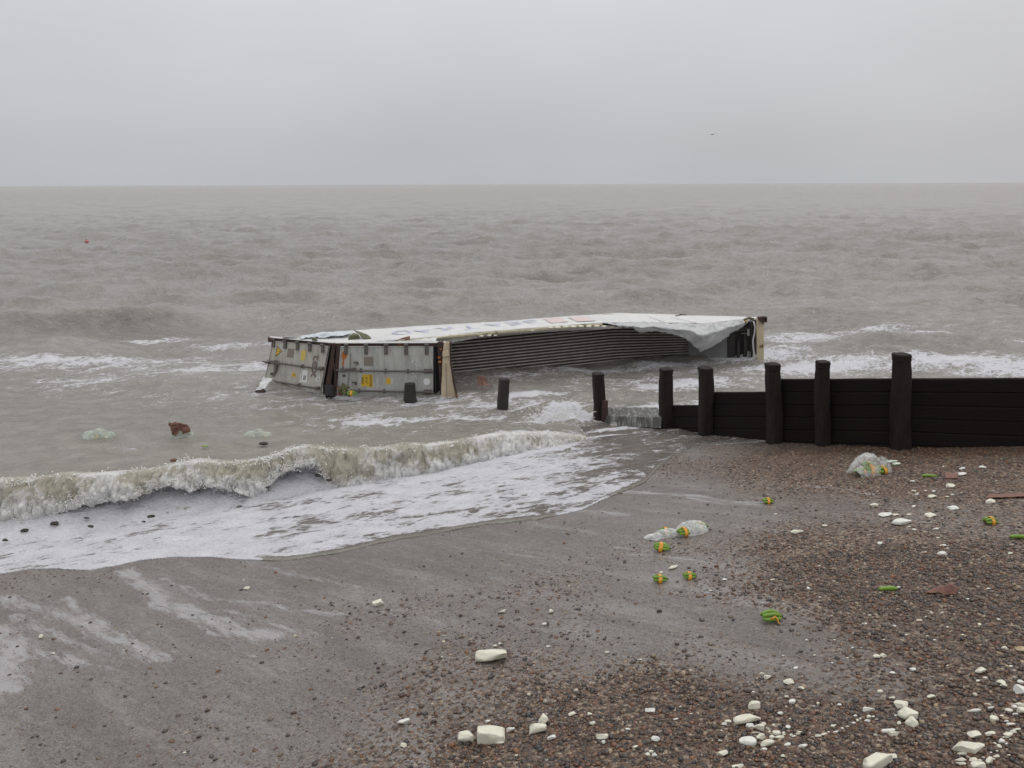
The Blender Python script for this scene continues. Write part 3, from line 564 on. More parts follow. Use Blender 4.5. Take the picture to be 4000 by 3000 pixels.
for i in range(2600):          # burst beside the groyne and spill at its gap
    c = PZ(rng.normal(2170, 55), rng.normal(1640, 22), .10) if i % 3 else PZ(rng.uniform(2390, 2590), 1672 + rng.normal(0, 8), .0)
    strand(np.array([c[0], c[1], rng.uniform(.02, .36 if i % 3 else .1)]), np.array([rng.normal(0, .6), rng.normal(-.2, .5), rng.uniform(0, .9)]), rng.integers(1, 6), rng.uniform(.004, .011))
cs = np.array(cs); rad = np.array(rad); dirs = np.array(dirs)
ref = np.tile(np.array([.3, .9, .1]), (len(cs), 1)); u = np.cross(dirs, ref); u /= np.linalg.norm(u, axis=1)[:, None] + 1e-9; w = np.cross(dirs, u)
A = np.stack([u * rad[:, :1], w * rad[:, :1], dirs * rad[:, 1:]], 2)
spr = mobj('spray', blobs_mesh('spray', cs, A, M['spray'])); tag(spr, kind='stuff')

# ------------------------------------------------------------------ SHINGLE (loose pebbles, uncountable)
def pebbles(npts, ylo, yhi, smin, smax, thr, seed):
    r = np.random.default_rng(seed); yy = np.sqrt(r.uniform(ylo ** 2, yhi ** 2, npts)); xx = yy * r.uniform(-.82, 1.30, npts)
    s = shingle(xx, yy); keep = r.uniform(0, 1, npts) < (s ** 1.6 * .96 + .007); xx = xx[keep]; yy = yy[keep]; s = s[keep]
    side = side_of(xx, yy); k = (side < -.02) & (yy < Ye(xx) - .05) | ((xx > EDGE[-1, 0]) & (side < -.02)); xx = xx[k]; yy = yy[k]; n = len(xx)
    a = smin * (smax / smin) ** (r.uniform(0, 1, n) ** 2.2); b = a * r.uniform(.6, .95, n); c = a * r.uniform(.28, .6, n); th = r.uniform(0, 6.28, n)
    zz = beach(xx, yy) + c * .25; tl = r.normal(0, .25, (n, 2))
    ux = np.stack([np.cos(th), np.sin(th), tl[:, 0]], 1); uy = np.stack([-np.sin(th), np.cos(th), tl[:, 1]], 1); uz = np.cross(ux, uy)
    A = np.stack([ux * a[:, None], uy * b[:, None], uz * c[:, None]], 2)
    pal = np.array([.96, .88, .78]) * np.array([(.050,.030,.022),(.080,.045,.028),(.135,.064,.032),(.20,.088,.036),(.028,.023,.022),(.074,.062,.053),(.15,.112,.076),(.30,.245,.175),(.50,.49,.45),(.028,.024,.024),(.10,.075,.06)]); pr = np.array([.17,.18,.13,.06,.11,.12,.08,.035,.012,.06,.043]); pr /= pr.sum()
    t = pal[r.choice(len(pal), n, p=pr)] * r.uniform(.75, 1.25, (n, 1)); return np.c_[xx, yy, zz], A, t
P1 = pebbles(115000, 3.2, 7.2, .006, .027, 0, 1); P2 = pebbles(88000, 7.2, 14.5, .010, .026, 0, 2)
Cc = np.r_[P1[0], P2[0]]; Aa = np.r_[P1[1], P2[1]]; Tt = np.r_[P1[2], P2[2]]
print('pebbles', len(Cc)); peb = mobj('shingle', blobs_mesh('shingle', Cc, Aa, M['pebble'], Tt)); tag(peb, 'brown and grey wet pebbles covering the upper beach', 'shingle', kind='stuff')

# ------------------------------------------------------------------ TEXT helper
def text_mesh(s, size=1.0, bold=0.0):
    c = bpy.data.curves.new('lettering', 'FONT'); c.body = s; c.size = size; c.align_x = 'CENTER'; c.align_y = 'CENTER'; c.offset = bold
    o = bpy.data.objects.new('lettering_curve', c); link(o); dg = bpy.context.evaluated_depsgraph_get(); dg.update()
    me = bpy.data.meshes.new_from_object(o.evaluated_get(dg)); bpy.data.objects.remove(o); bpy.data.curves.remove(c)
    V = np.array([v.co[:] for v in me.vertices]); F = [tuple(p.vertices) for p in me.polygons]; bpy.data.meshes.remove(me)
    return V, F
def put_text(s, org, ax, ay, w, h, nrm, name, mat, parent, off=.004, bold=0.0, clip=None):
    V, F = text_mesh(s, 1.0, bold); lo = V.min(0); hi = V.max(0); c = (lo + hi) / 2; U = (V - c) / np.maximum(hi - lo, 1e-6)
    W = org + np.outer(U[:, 0] * w, ax) + np.outer(U[:, 1] * h, ay) + nrm * off
    mb = MB(); mb.add(W, F); return mb.build(name, mat, parent)
def unit(v): v = np.asarray(v, float); return v / np.linalg.norm(v)

# ------------------------------------------------------------------ SHIPPING CONTAINER
cont = empty('shipping_container', (1.0, 22.0, 0.0), 'white shipping container lying broken on its side in the surf, doors at its left end', 'shipping container')
COF = np.array(cont.location)
B = [PY(*q) for q in [(1110,1318,21.0),(1154,1315,20.9),(1373,1291,21.5),(1576,1278,21.9),(1850,1263,22.5),(2042,1250,23.1),(2396,1223,24.3),(2675,1231,24.9),(2903,1238,24.6),(2958,1240,24.3)]]
Nn = [PY(*q) for q in [(1100,1324,21.2),(1310,1341,20.05),(1440,1338,20.0),(1553,1330,20.0),(1700,1316,20.4),(1850,1301,20.95),(2100,1281,21.7),(2352,1262,22.5),(2500,1261,22.8),(2645,1262,23.0),(2760,1264,23.1),(2850,1255,23.5),(2925,1247,24.0),(2956,1244,24.2)]]
sheet('side_panel', [B, Nn], 160, 6, M['white_panel'], cont, .018, 1.3, 201, .012)
# foam cored edge below the near edge of the panel
top = [p + np.array([0, -.004, -.008]) for p in Nn[3:8]]; bot = [p + np.array([0, .02, -.075]) for p in Nn[3:8]]
sheet('foam_core', [top, bot], 120, 3, M['foam_core'], cont, .012, 6, 205, .06)
inn_t = [PY(*q) for q in [(1700,1325,20.55),(1850,1309,21.0),(2100,1289,21.75),(2352,1270,22.55),(2425,1277,22.7)]]
inn_b = [PY(*q) for q in [(1700,1347,20.6),(1763,1340,20.75),(1915,1311,21.3),(2232,1291,22.3),(2434,1283,22.75)]]
sheet('inner_skin', [inn_t, inn_b], 120, 3, M['white_panel'], cont, .014, 4, 207, .012)
for px, py, Y, s in [(2150,1280,21.85,.05),(2180,1279,21.9,.06),(2210,1277,22.0,.055),(2240,1276,22.05,.06),(2270,1275,22.15,.055),(2300,1275,22.25,.06),(2330,1274,22.3,.06),(2360,1275,22.4,.055),(2390,1277,22.5,.045),(2410,1279,22.6,.035),(1880,1313,21.0,.045),(1910,1310,21.1,.05),(1935,1310,21.2,.04),(2030,1296,21.5,.035),(2080,1291,21.6,.035)]:
    c = PY(px, py, Y); Vv = ICO_V * np.array([s * 2.0, s, s * .75]) * rng.uniform(.8, 1.2, (12, 1)) + c; ob = MB().add(Vv, ICO_F).build('foam_lump', M['cream_foam'], cont, True); sm = ob.modifiers.new('round', 'SUBSURF'); sm.levels = 1; sm.render_levels = 2
# torn flap hanging on the right
Fl = [PY(*q) for q in [(2352,1262,22.48),(2500,1261,22.78),(2645,1262,22.98),(2760,1264,23.08),(2850,1255,23.48),(2925,1247,23.98),(2945,1245,24.1)]]
Md = [PY(*q) for q in [(2390,1268,22.3),(2504,1281,22.4),(2600,1284,22.45),(2690,1296,22.4),(2750,1312,22.4),(2820,1290,22.9),(2890,1268,23.5),(2942,1250,24.05)]]
Lw = [PY(*q) for q in [(2434,1278,22.35),(2475,1283,22.4),(2504,1300,22.5),(2550,1301,22.5),(2586,1298,22.55),(2632,1312,22.5),(2675,1324,22.55),(2700,1343,22.6),(2738,1380,22.75),(2776,1361,22.85),(2818,1330,23.1),(2845,1313,23.3),(2900,1278,23.7),(2940,1251,24.1)]]
sheet('torn_sheet', [Fl, Md, Lw], 130, 10, M['torn_sheet'], cont, .065, 3.0, 211, .006)
cr_ = MB()                         # dark creases and seams across the flap
for a, b in [((2535,1238,23.9),(2600,1262,22.95)),((2620,1240,24.0),(2720,1263,23.05)),((2570,1252,23.2),(2600,1262,22.93))]:
    cr_.beam(PY(*a) + [0, 0, .012], PY(*b) + [0, 0, .014], .012, .006)
cr_.build('seam', M['decal_grey'], cont)
# ribbed floor of the container, now standing upright
wb = [np.array([-3.4, 21.05, -.5]), np.array([-2.2, 21.5, -.5]), np.array([4.4, 24.5, -.5]), np.array([6.4, 25.3, -.5])]
wt = [np.array([-3.4, 21.75, 1.36]), np.array([-1.1, 22.35, 1.42]), np.array([3.2, 24.05, 1.50]), np.array([6.4, 24.9, 1.22])]
sheet('floor_backing', [[p + [0, .06, 0] for p in wb], [p + [0, .05, 0] for p in wt]], 60, 6, M['rib_gap_shade'], cont, .006, 1.0, 215, .02)
ribs = MB(); nb_ = 21; rb = resample(wb, 40); rt = resample(wt, 40); nrm = unit(np.cross(rb[-1] - rb[0], [0, 0, 1]))
for k in range(nb_):
    f = (k + .5) / nb_; c = rb + (rt - rb) * f + .012 * (fbm(np.arange(40) * .12, np.full(40, .0), seed=217, octv=2) - .5)[:, None] * np.array([0, 0, 1])
    dz = np.array([0, 0, .017]); o1 = nrm * .050 * (-1 if nrm[1] > 0 else 1); c = c + o1
    prof = [c - dz, c + dz, c + dz * .8 - o1 * .35, c + dz * .25 - o1 * .4, c + dz * .25 - o1, c - dz * .25 - o1, c - dz * .25 - o1 * .4, c - dz * .8 - o1 * .35]
    Vv = np.stack(prof, 1).reshape(-1, 3); ribs.add(Vv, grid_faces(40, 8, True))
ribs.build('floor_ribs', M['rib_metal'], cont)
# inner end wall, machinery and end frame at the right
q = [PY(2690,1330,24.7), PY(2839,1300,24.2), PY(2839,1425,24.2), PY(2690,1425,24.7)]
MB().plate(q, .03, (0, 1, 0)).build('end_lining', M['grey_panel'], cont)
mb = MB(); mb.plate([PY(2839,1258,24.5), PY(2956,1250,24.35), PY(2956,1430,24.35), PY(2839,1430,24.5)], .05, (0, 1, 0)); mb.build('machinery_wall', M['mach_dark'], cont)
mb = MB()
for x0, x1, y0, y1, Y in [(2842,2872,1300,1422,24.25),(2905,2918,1290,1422,24.1),(2930,2940,1262,1424,24.0),(2880,2890,1330,1422,24.15)]:
    mb.plate([PY(x0, y0, Y), PY(x1, y0, Y), PY(x1, y1, Y), PY(x0, y1, Y)], .08, (0, 1, 0))
mb.plate([PY(2870,1283,24.1), PY(2946,1278,24.05), PY(2946,1290,24.05), PY(2870,1296,24.1)], .06, (0, 1, 0))
mb.build('machinery_frame', M['mach_dark'], cont)
mb = MB()
for x0, x1, y0, y1, Y in [(2895,2919,1302,1304,24.0),(2919,2928,1285,1312,23.95),(2920,2927,1372,1406,24.0),(2929,2932,1375,1420,23.95)]:
    MB().plate([PY(x0, y0, Y), PY(x1, y0, Y), PY(x1, y1, Y), PY(x0, y1, Y)], .02, (0, 1, 0)).build('machinery_bracket', M['grey_panel'], cont)
mb = MB(); mb.tube([PY(2943,1255,23.95), PY(2950,1275,23.9), PY(2948,1300,23.88), PY(2941,1330,23.86), PY(2943,1360,23.86), PY(2947,1390,23.85), PY(2946,1425,23.85)], [.022, .03, .028, .026, .03, .028, .03], 8); mb.build('seal_strip', M['decal_white'], cont, True)
mb = MB(); mb.tube([PY(2880,1262,23.8), PY(2898,1253,23.85), PY(2925,1243,23.95), PY(2944,1246,24.0)], [.02, .045, .05, .03], 8); mb.build('torn_lining', M['olive'], cont, True)
mb = MB(); mb.plate([PY(2897,1262,23.78), PY(2916,1250,23.82), PY(2920,1257,23.82), PY(2900,1272,23.78)], .03, (0, 1, 0)); mb.build('hazard_strip', M['yellow'], cont)
mb = MB(); mb.plate([PY(2902,1263,23.76), PY(2906,1260,23.76), PY(2904,1268,23.76), PY(2900,1270,23.76)], .01, (0, 1, 0)); mb.plate([PY(2910,1257,23.76), PY(2915,1254,23.76), PY(2914,1262,23.76), PY(2909,1265,23.76)], .01, (0, 1, 0)); mb.build('hazard_mark', M['black_paint'], cont)
mb = MB(); mb.plate([PY(2956,1243,23.75), PY(2984,1241,23.7), PY(2984,1430,23.7), PY(2957,1430,23.75)], .22, (.3, 1, 0)); mb.plate([PY(2956,1243,23.70), PY(2961,1243,23.70), PY(2962,1430,23.70), PY(2957,1430,23.70)], .05, (0, 1, 0))
mb.build('end_post', M['cream_steel'], cont)
mb = MB(); mb.plate([PY(2958,1240,23.66), PY(2985,1238,23.66), PY(2984,1268,23.66), PY(2975,1262,23.66)], .20, (.3, 1, 0))
for a in [((2984,1238),(2997,1238),(2997,1242),(2984,1242)), ((2984,1255),(2997,1254),(2997,1259),(2984,1260)), ((2984,1242),(2987,1242),(2987,1255),(2984,1255)), ((2993,1242),(2997,1242),(2997,1254),(2993,1254))]:
    mb.plate([PY(q_[0], q_[1], 23.64) for q_ in a], .17, (0, 1, 0))
mb.build('corner_casting', M['rust'], cont)
mb = MB(); mb.beam(PY(2675,1229,24.95), PY(2640,1233,24.4), .04, .02); mb.beam(PY(2683,1231,24.9), PY(2655,1228,24.95), .05, .03); mb.build('rust_tear', M['rust'], cont)

# doors: each leaf on its own plane
def leaf(TL, TR, BL, name_mat):
    TL, TR, BL = map(np.asarray, (TL, TR, BL)); ax = TR - TL; nrm_ = unit(np.cross(ax, BL - TL)); 
    if nrm_[1] > 0: nrm_ = -nrm_
    def D(px, py, off=0.0):
        d_ = ray(px, py); o_ = np.array([0, 0, H_CAM]); t = np.dot(TL - o_, nrm_) / np.dot(d_, nrm_); return o_ + d_ * t + nrm_ * off
    return D, nrm_
def quad(D, pts, off=0.003): return [D(a, b, off) for a, b in pts]
def plate(D, nr_, pts, t, name, mat, parent, off=0.0):
    return MB().plate(quad(D, pts, off), t, nr_).build(name, mat, parent)
def polyplate(D, nr_, pts, t, off):
    P = quad(D, pts, off); k = len(P); V = P + [p + nr_ * t for p in P]
    return V, [tuple(range(k)), tuple(range(2 * k - 1, k - 1, -1))] + [(i, (i + 1) % k, k + (i + 1) % k, k + i) for i in range(k)]
def door(corners, mat, parent_label, hinges, bars, brackets, frame_inner):
    TL, TR, BR, BL = corners; D, nr_ = leaf(PY(*TL), PY(*TR), PY(*BL), mat)
    px = [(TL[0], TL[1]), (TR[0], TR[1]), (BR[0], BR[1]), (BL[0], BL[1])]
    d = MB().plate(quad(D, px, 0), .05, nr_).build('door', mat, cont); d['_o'] = tuple(COF); d['label'] = parent_label
    cx = sum(p[0] for p in px) / 4; cy = sum(p[1] for p in px) / 4
    rim = MB()
    for i in range(4):
        a, b = px[i], px[(i + 1) % 4]; s = lambda p_, k: (p_[0] + (cx - p_[0]) * k, p_[1] + (cy - p_[1]) * k * 1.6)
        rim.plate([D(*a, .052), D(*b, .052), D(*s(b, .022), .052), D(*s(a, .022), .052)], .012, nr_)
    rim.build('door_gasket', M['decal_grey'], d)
    for (x0, y0, w_, h_, sl) in hinges:
        hg = MB(); hg.plate(quad(D, [(x0 - w_ / 2, y0), (x0 + w_ / 2, y0), (x0 + w_ / 2 + sl, y0 + h_), (x0 - w_ / 2 + sl, y0 + h_)], .055), .03, nr_)
        hg.tube([D(x0 - w_ / 2 - 1, y0 + 1, .09), D(x0 + w_ / 2 + 1, y0 + 1, .09)], .03, 8); hg.build('hinge', M['dark_steel'], d)
    for pts in bars:
        b_ = MB().tube([D(a, c, .115) for a, c in pts], .024, 8).build('locking_bar', M['dark_steel'], d, True)
    for (x0, y0, w_, h_) in brackets:
        bk = MB(); bk.plate(quad(D, [(x0 - w_, y0 - h_), (x0 + w_, y0 - h_), (x0 + w_, y0 + h_), (x0 - w_, y0 + h_)], .052), .04, nr_)
        bk.tube([D(x0 - w_, y0, .115), D(x0 + w_, y0, .115)], .036, 8); bk.build('bar_bracket', M['dark_steel'], d)
    return D, nr_, d
# right leaf
Dr, nr, dr = door([(1332,1352,19.85),(1693,1352,19.80),(1693,1556,19.80),(1316,1556,19.85)], M['door_paint'], 'pale grey right door leaf with yellow caution sticker',
    [(1355,1343,14,38,-1),(1432,1343,14,40,0),(1510,1343,14,40,0),(1588,1343,14,40,0),(1668,1343,14,40,0)],
    [[(1317,1442),(1412,1444),(1508,1446),(1600,1446),(1696,1448)], [(1372,1520),(1405,1522),(1502,1524),(1600,1527),(1696,1528)]],
    [(1412,1444,2.5,8),(1508,1446,2.5,8),(1595,1447,2.5,8),(1672,1447,15,8),(1405,1523,2.5,8),(1502,1525,2.5,8),(1672,1528,15,8),(1342,1444,12,6)], None)
Dl, nl, dl = door([(1072,1330,21.5),(1290,1352,20.05),(1256,1535,20.15),(1034,1512,21.6)], M['door_paint_warm'], 'cream grey left door leaf with yellow warning triangle',
    [(1077,1325,11,30,-2),(1123,1330,11,31,-2),(1171,1336,11,31,-2),(1219,1341,11,31,-2),(1269,1346,11,31,-2)],
    [[(1040,1411),(1090,1416),(1190,1430),(1273,1441)], [(1060,1487),(1120,1494),(1178,1504),(1252,1516)]],
    [(1190,1430,2.2,7),(1264,1439,9,7),(1058,1414,8,6),(1178,1503,2.2,7),(1250,1515,8,6),(1082,1491,2.2,6)], None)
OFF = .0535
def rect(D, n_, x0, y0, x1, y1, mat, name, par, sk=(0, 0), sh=0.0):
    V, F = polyplate(D, n_, [(x0, y0), (x1, y0 + sh), (x1 + sk[0], y1 + sh), (x0 + sk[0], y1)], .002, OFF); MB().add(V, F).build(name, mat, par)
# right leaf: stickers and marks
rect(Dr, nr, 1423, 1392, 1459, 1428, M['decal_brown'], 'sticker', dr)
V, F = polyplate(Dr, nr, [(1416,1461),(1457,1461),(1458,1509),(1440,1510),(1436,1506),(1412,1508),(1413,1490),(1416,1487)], .002, OFF); MB().add(V, F).build('caution_sticker', M['yellow'], dr)
def vtext(D, n_, s, cx, cy, wpx, hpx, mat, par, name='lettering', tilt=0.0, bold=0.0, flip=1, off=.0575):
    # lettering turned a quarter clockwise, so it runs down the leaf
    o_ = D(cx, cy, 0); ax = D(cx + tilt, cy + 1, 0) - o_; ay = D(cx + 1, cy - tilt, 0) - o_
    return put_text(s, o_, ax, ay, wpx, hpx, n_, name, mat, par, off, bold)
vtext(Dr, nr, 'CAUTION', 1450, 1484, 44, 10, M['black_paint'], dr, bold=.02)
vtext(Dr, nr, "9'-6\"", 1433, 1484, 26, 9, M['black_paint'], dr, bold=.02)
vtext(Dr, nr, 'HIGH', 1418, 1484, 27, 9, M['black_paint'], dr, bold=.02)
rect(Dr, nr, 1510, 1475, 1528, 1498, M['yellow'], 'sticker', dr)
rect(Dr, nr, 1483, 1468, 1498, 1502, M['decal_grey'], 'sticker', dr)
for cx, cy, r_ in ((1532, 1480, 4.5), (1532, 1492, 4.5)):
    a = [(cx + r_ * math.cos(t), cy + r_ * math.sin(t)) for t in np.linspace(0, 6.28, 12, endpoint=False)]; b = [(cx + r_ * .5 * math.cos(t), cy + r_ * .5 * math.sin(t)) for t in np.linspace(0, 6.28, 12, endpoint=False)]
    mb = MB(); P = quad(Dr, a, OFF + .001) + quad(Dr, b, OFF + .001); mb.add(P, [(i, (i + 1) % 12, 12 + (i + 1) % 12, 12 + i) for i in range(12)]); mb.build('ring_mark', M['decal_white'], dr)
a = [(1668 + 13.5 * math.cos(t), 1489 + 13.5 * math.sin(t)) for t in np.linspace(0, 6.28, 24, endpoint=False)]; V, F = polyplate(Dr, nr, a, .002, OFF); MB().add(V, F).build('round_sticker', M['decal_white'], dr)
vtext(Dr, nr, 'tex', 1622, 1438, 92, 30, M['ghost_white'], dr, bold=.03); vtext(Dr, nr, 'tex', 1618, 1438, 88, 26, M['door_paint'], dr, bold=-.01, off=.0585)
vtext(Dr, nr, 'NON-HAZARDOUS', 1370, 1410, 62, 6, M['black_paint'], dr); vtext(Dr, nr, 'Controlled item', 1364, 1478, 58, 6, M['black_paint'], dr, tilt=-.12)
V, F = polyplate(Dr, nr, [(1338,1374),(1347,1368),(1360,1382),(1356,1394),(1347,1402),(1346,1418),(1342,1432),(1336,1425),(1341,1406),(1337,1396)], .0015, OFF); MB().add(V, F).build('rust_patch', M['orange_rust'], dr)
for (x0, y0) in ((1392, 1415), (1386, 1493)):
    mb = MB(); mb.plate(quad(Dr, [(x0 - 8, y0 - 4), (x0 + 9, y0 - 4), (x0 + 9, y0), (x0 - 8, y0)], .053), .03, nr); mb.plate(quad(Dr, [(x0 + 3, y0), (x0 + 9, y0), (x0 + 9, y0 + 8), (x0 + 3, y0 + 8)], .053), .03, nr); mb.build('door_bracket', M['dark_steel'], dr)
mb = MB(); mb.plate(quad(Dr, [(1344,1438),(1392,1433),(1393,1439),(1346,1443)], .10), .04, nr); mb.plate(quad(Dr, [(1336,1440),(1344,1426),(1348,1440),(1344,1443)], .09), .03, nr); mb.build('bar_handle', M['dark_steel'], dr)
for x0, y0 in ((1394, 1360), (1461, 1362)): rect(Dr, nr, x0, y0 - 4, x0 + 5, y0 + 14, M['teal'], 'tape_strip', dr)
a = [(1345 + 8 * math.cos(t) * (1 + .2 * math.sin(3 * t)), 1466 + 6 * math.sin(t)) for t in np.linspace(0, 6.28, 10, endpoint=False)]; V, F = polyplate(Dr, nr, a, .002, OFF); MB().add(V, F).build('rust_spot', M['dark_steel'], dr)
# left leaf: stickers and marks
V, F = polyplate(Dl, nl, [(1092,1354),(1106,1372),(1083,1390)], .002, OFF); MB().add(V, F).build('warning_triangle', M['yellow'], dl)
mb = MB(); tri = [(1090,1353),(1106,1372),(1083,1391)]
for a, b in zip(tri, tri[1:] + tri[:1]): mb.beam(Dl(*a, OFF + .003), Dl(*b, OFF + .003), .012, .004, tuple(nl))
mb.beam(Dl(1093, 1372, OFF + .003), Dl(1100, 1373, OFF + .003), .015, .004, tuple(nl)); mb.build('triangle_border', M['black_paint'], dl)
rect(Dl, nl, 1131, 1361, 1157, 1395, M['decal_brown'], 'sticker', dl, (-5, 0), 2); rect(Dl, nl, 1184, 1368, 1201, 1407, M['pale_yellow'], 'sticker', dl, (-4, 0), 1)
rect(Dl, nl, 1148, 1455, 1162, 1471, M['yellow'], 'sticker', dl, (-2, 0), 1); rect(Dl, nl, 1183, 1443, 1210, 1491, M['decal_white'], 'sticker', dl, (-6, 0), 3)
vtext(Dl, nl, 'tex', 1237, 1431, 92, 24, M['plum'], dl, tilt=-.14, bold=.015)
vtext(Dl, nl, 'S', 1196, 1475, 20, 9, M['black_paint'], dl, tilt=-.1, bold=.03); vtext(Dl, nl, 'Seafreight', 1184, 1466, 42, 5, M['black_paint'], dl, tilt=-.1)
vtext(Dl, nl, '45', 1157, 1463, 8, 7, M['black_paint'], dl)
V, F = polyplate(Dl, nl, [(1116,1452),(1129,1463),(1116,1474),(1104,1463)], .002, OFF); MB().add(V, F).build('diamond_sticker', M['decal_grey'], dl)
a = [(1249 + 9 * math.cos(t), 1480 + 9 * math.sin(t)) for t in np.linspace(0, 6.28, 20, endpoint=False)]; V, F = polyplate(Dl, nl, a, .002, OFF); MB().add(V, F).build('round_sticker', M['decal_white'], dl)
a = [(1249 + 6 * math.cos(t), 1480 + 6 * math.sin(t)) for t in np.linspace(0, 6.28, 20, endpoint=False)]; V, F = polyplate(Dl, nl, a, .002, OFF + .002); MB().add(V, F).build('round_mark', M['decal_grey'], dl)
mb = MB(); mb.plate(quad(Dl, [(1085,1405),(1094,1407),(1092,1450),(1082,1448)], .09), .03, nl); mb.plate(quad(Dl, [(1083,1445),(1090,1448),(1078,1472),(1075,1470)], .08), .02, nl); mb.plate(quad(Dl, [(1075,1408),(1100,1412),(1100,1422),(1080,1424)], .08), .05, nl); mb.build('bar_handle', M['dark_steel'], dl)
rect(Dl, nl, 1063, 1455, 1073, 1464, M['black_paint'], 'mark', dl)
# door header and posts
mb = MB(); mb.plate([PY(1050,1318,21.55), PY(1310,1341,20.0), PY(1310,1352,20.0), PY(1052,1334,21.55)], .18, (.1, 1, 0)); mb.plate([PY(1046,1318,21.5), PY(1066,1320,21.4), PY(1064,1338,21.4), PY(1047,1336,21.5)], .2, (0, 1, 0)); mb.build('door_header', M['rust'], cont)
mb = MB(); mb.plate([PY(1302,1341,19.92), PY(1742,1340,19.78), PY(1742,1354,19.78), PY(1302,1353,19.92)], .16, (0, 1, 0)); mb.build('door_header', M['rust'], cont)
mb = MB(); mb.plate([PY(1052,1316,21.52), PY(1310,1338.5,19.97), PY(1310,1341.5,19.95), PY(1052,1319,21.50)], .10, (0, 1, 0)); mb.plate([PY(1310,1338,19.90), PY(1740,1336.5,19.76), PY(1740,1340,19.75), PY(1310,1341,19.88)], .12, (0, 1, 0)); mb.build('header_lip', M['white_panel'], cont)
mb = MB(); mb.plate([PY(1298,1345,19.95), PY(1312,1345,19.92), PY(1284,1560,19.95), PY(1262,1560,20.0)], .08, (0, 1, 0)); mb.plate([PY(1315,1346,19.85), PY(1333,1346,19.83), PY(1324,1560,19.8), PY(1300,1560,19.8)], .10, (0, 1, 0)); mb.beam(PY(1298,1380,19.86), PY(1318,1520,19.72), .03, .03); mb.build('centre_post', M['rust'], cont)
mb = MB(); mb.plate([PY(1262,1350,20.35), PY(1350,1350,20.2), PY(1350,1570,20.2), PY(1262,1570,20.35)], .03, (0, 1, 0)); mb.build('recess_shade', M['black_gap'], cont); mb = MB(); mb.plate([PY(1693,1352,20.1), PY(1740,1352,20.1), PY(1735,1500,20.1), PY(1693,1560,20.1)], .03, (0, 1, 0)); mb.build('recess_shade', M['black_gap'], cont)  # black plates stand in for the shaded interior at the door gaps
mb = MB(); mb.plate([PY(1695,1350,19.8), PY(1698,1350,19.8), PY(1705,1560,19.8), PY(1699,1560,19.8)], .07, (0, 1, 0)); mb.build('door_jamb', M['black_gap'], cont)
mb = MB(); mb.plate([PY(1708,1338,19.72), PY(1731,1336,19.72), PY(1738,1560,19.7), PY(1721,1560,19.7)], .14, (0, 1, 0)); mb.build('rust_post', M['rust'], cont)
for c_, s_ in (((1716, 1397), .05), ((1718, 1414), .055), ((1722, 1365), .03)):
    c = PY(*c_, 19.68); MB().add(ICO_V * np.array([s_, s_ * .6, s_ * .7]) + c, ICO_F).build('rust_lump', M['orange_rust'], cont)
f_ = [PY(1733,1336,19.66), PY(1757,1334,19.66)], [PY(1728,1420,19.64), PY(1759,1420,19.62)], [PY(1724,1500,19.6), PY(1772,1500,19.58)], [PY(1722,1570,19.55), PY(1787,1570,19.55)]
sheet('corner_post', [list(r_) for r_ in f_], 14, 12, M['cream_steel'], cont, .016, 3, 231, .05)
sheet('post_flange', [[PY(1756,1334,19.62), PY(1761,1335,19.62)], [PY(1758,1420,19.6), PY(1763,1420,19.6)], [PY(1771,1500,19.56), PY(1778,1500,19.56)], [PY(1786,1570,19.5), PY(1792,1570,19.5)]], 4, 12, M['rust'], cont, .012, 4, 233, .09)
sheet('post_flap', [[PY(1729,1372,19.56), PY(1752,1366,19.56)], [PY(1728,1396,19.54), PY(1756,1390,19.55)]], 8, 6, M['cream_steel'], cont, .01, 5, 235, .01)
mb = MB(); mb.beam(PY(1742,1420,19.55), PY(1746,1562,19.47), .02, .02, (0, 1, 0)); mb.build('post_rib', M['decal_brown'], cont)
# lettering on the upturned side, upside down as it lies
Pa = PY(1565, 1296, 21.0); Pb = PY(2085, 1262, 22.75)
ux = unit(Pb - Pa); 
def onside(px, py):            # point on the panel: between near and back edge
    Bq = resample(B, 200); Nq = resample(Nn, 200); best = None
    d_ = unit(ray(px, py)); o_ = np.array([0, 0, H_CAM])
    for s_ in np.linspace(.04, .96, 24):
        L_ = Nq + (Bq - Nq) * s_; v_ = L_ - o_; pr_ = np.outer(v_ @ d_, d_); dist = np.linalg.norm(v_ - pr_, axis=1); i = int(np.argmin(dist))
        if best is None or dist[i] < best[0]: best = (dist[i], L_[i])
    return best[1]
up_n = np.array([0, -.06, 1.0]); up_n = unit(up_n)
for ch, x0, y0, wd in (('D', 1567, 1302, .62), ('A', 1655, 1296, .62), ('R', 1738, 1288, .62), ('T', 1835, 1280, .55), ('A', 1935, 1271, .62), ('E', 2010, 1265, .52), ('S', 2075, 1259, .55)):
    o_ = onside(x0, y0); ax = -unit(Pb - Pa); ay = -unit(np.cross(up_n, -ax)); ay = ay if ay[1] < 0 else -ay
    tl = unit(np.array([ax[0], ax[1], 0])); put_text(ch, o_, ax, ay, wd * .85, .50, np.array([0, 0, 1.0]), 'lettering', M['blue_letter'], cont, .026, .005)
for x0, x1 in ((2135, 2200), (2235, 2310)):
    a = onside(x0, 1256 - (x0 - 2135) * .04); b = onside(x1, 1254 - (x1 - 2135) * .04); w_ = np.array([-.12, .38, .0])
    MB().plate([a - w_ + [0, 0, .028], b - w_ + [0, 0, .028], b + w_ + [0, 0, .03], a + w_ + [0, 0, .03]], .004, (0, 0, 1)).build('emblem', M['red_letter'], cont)
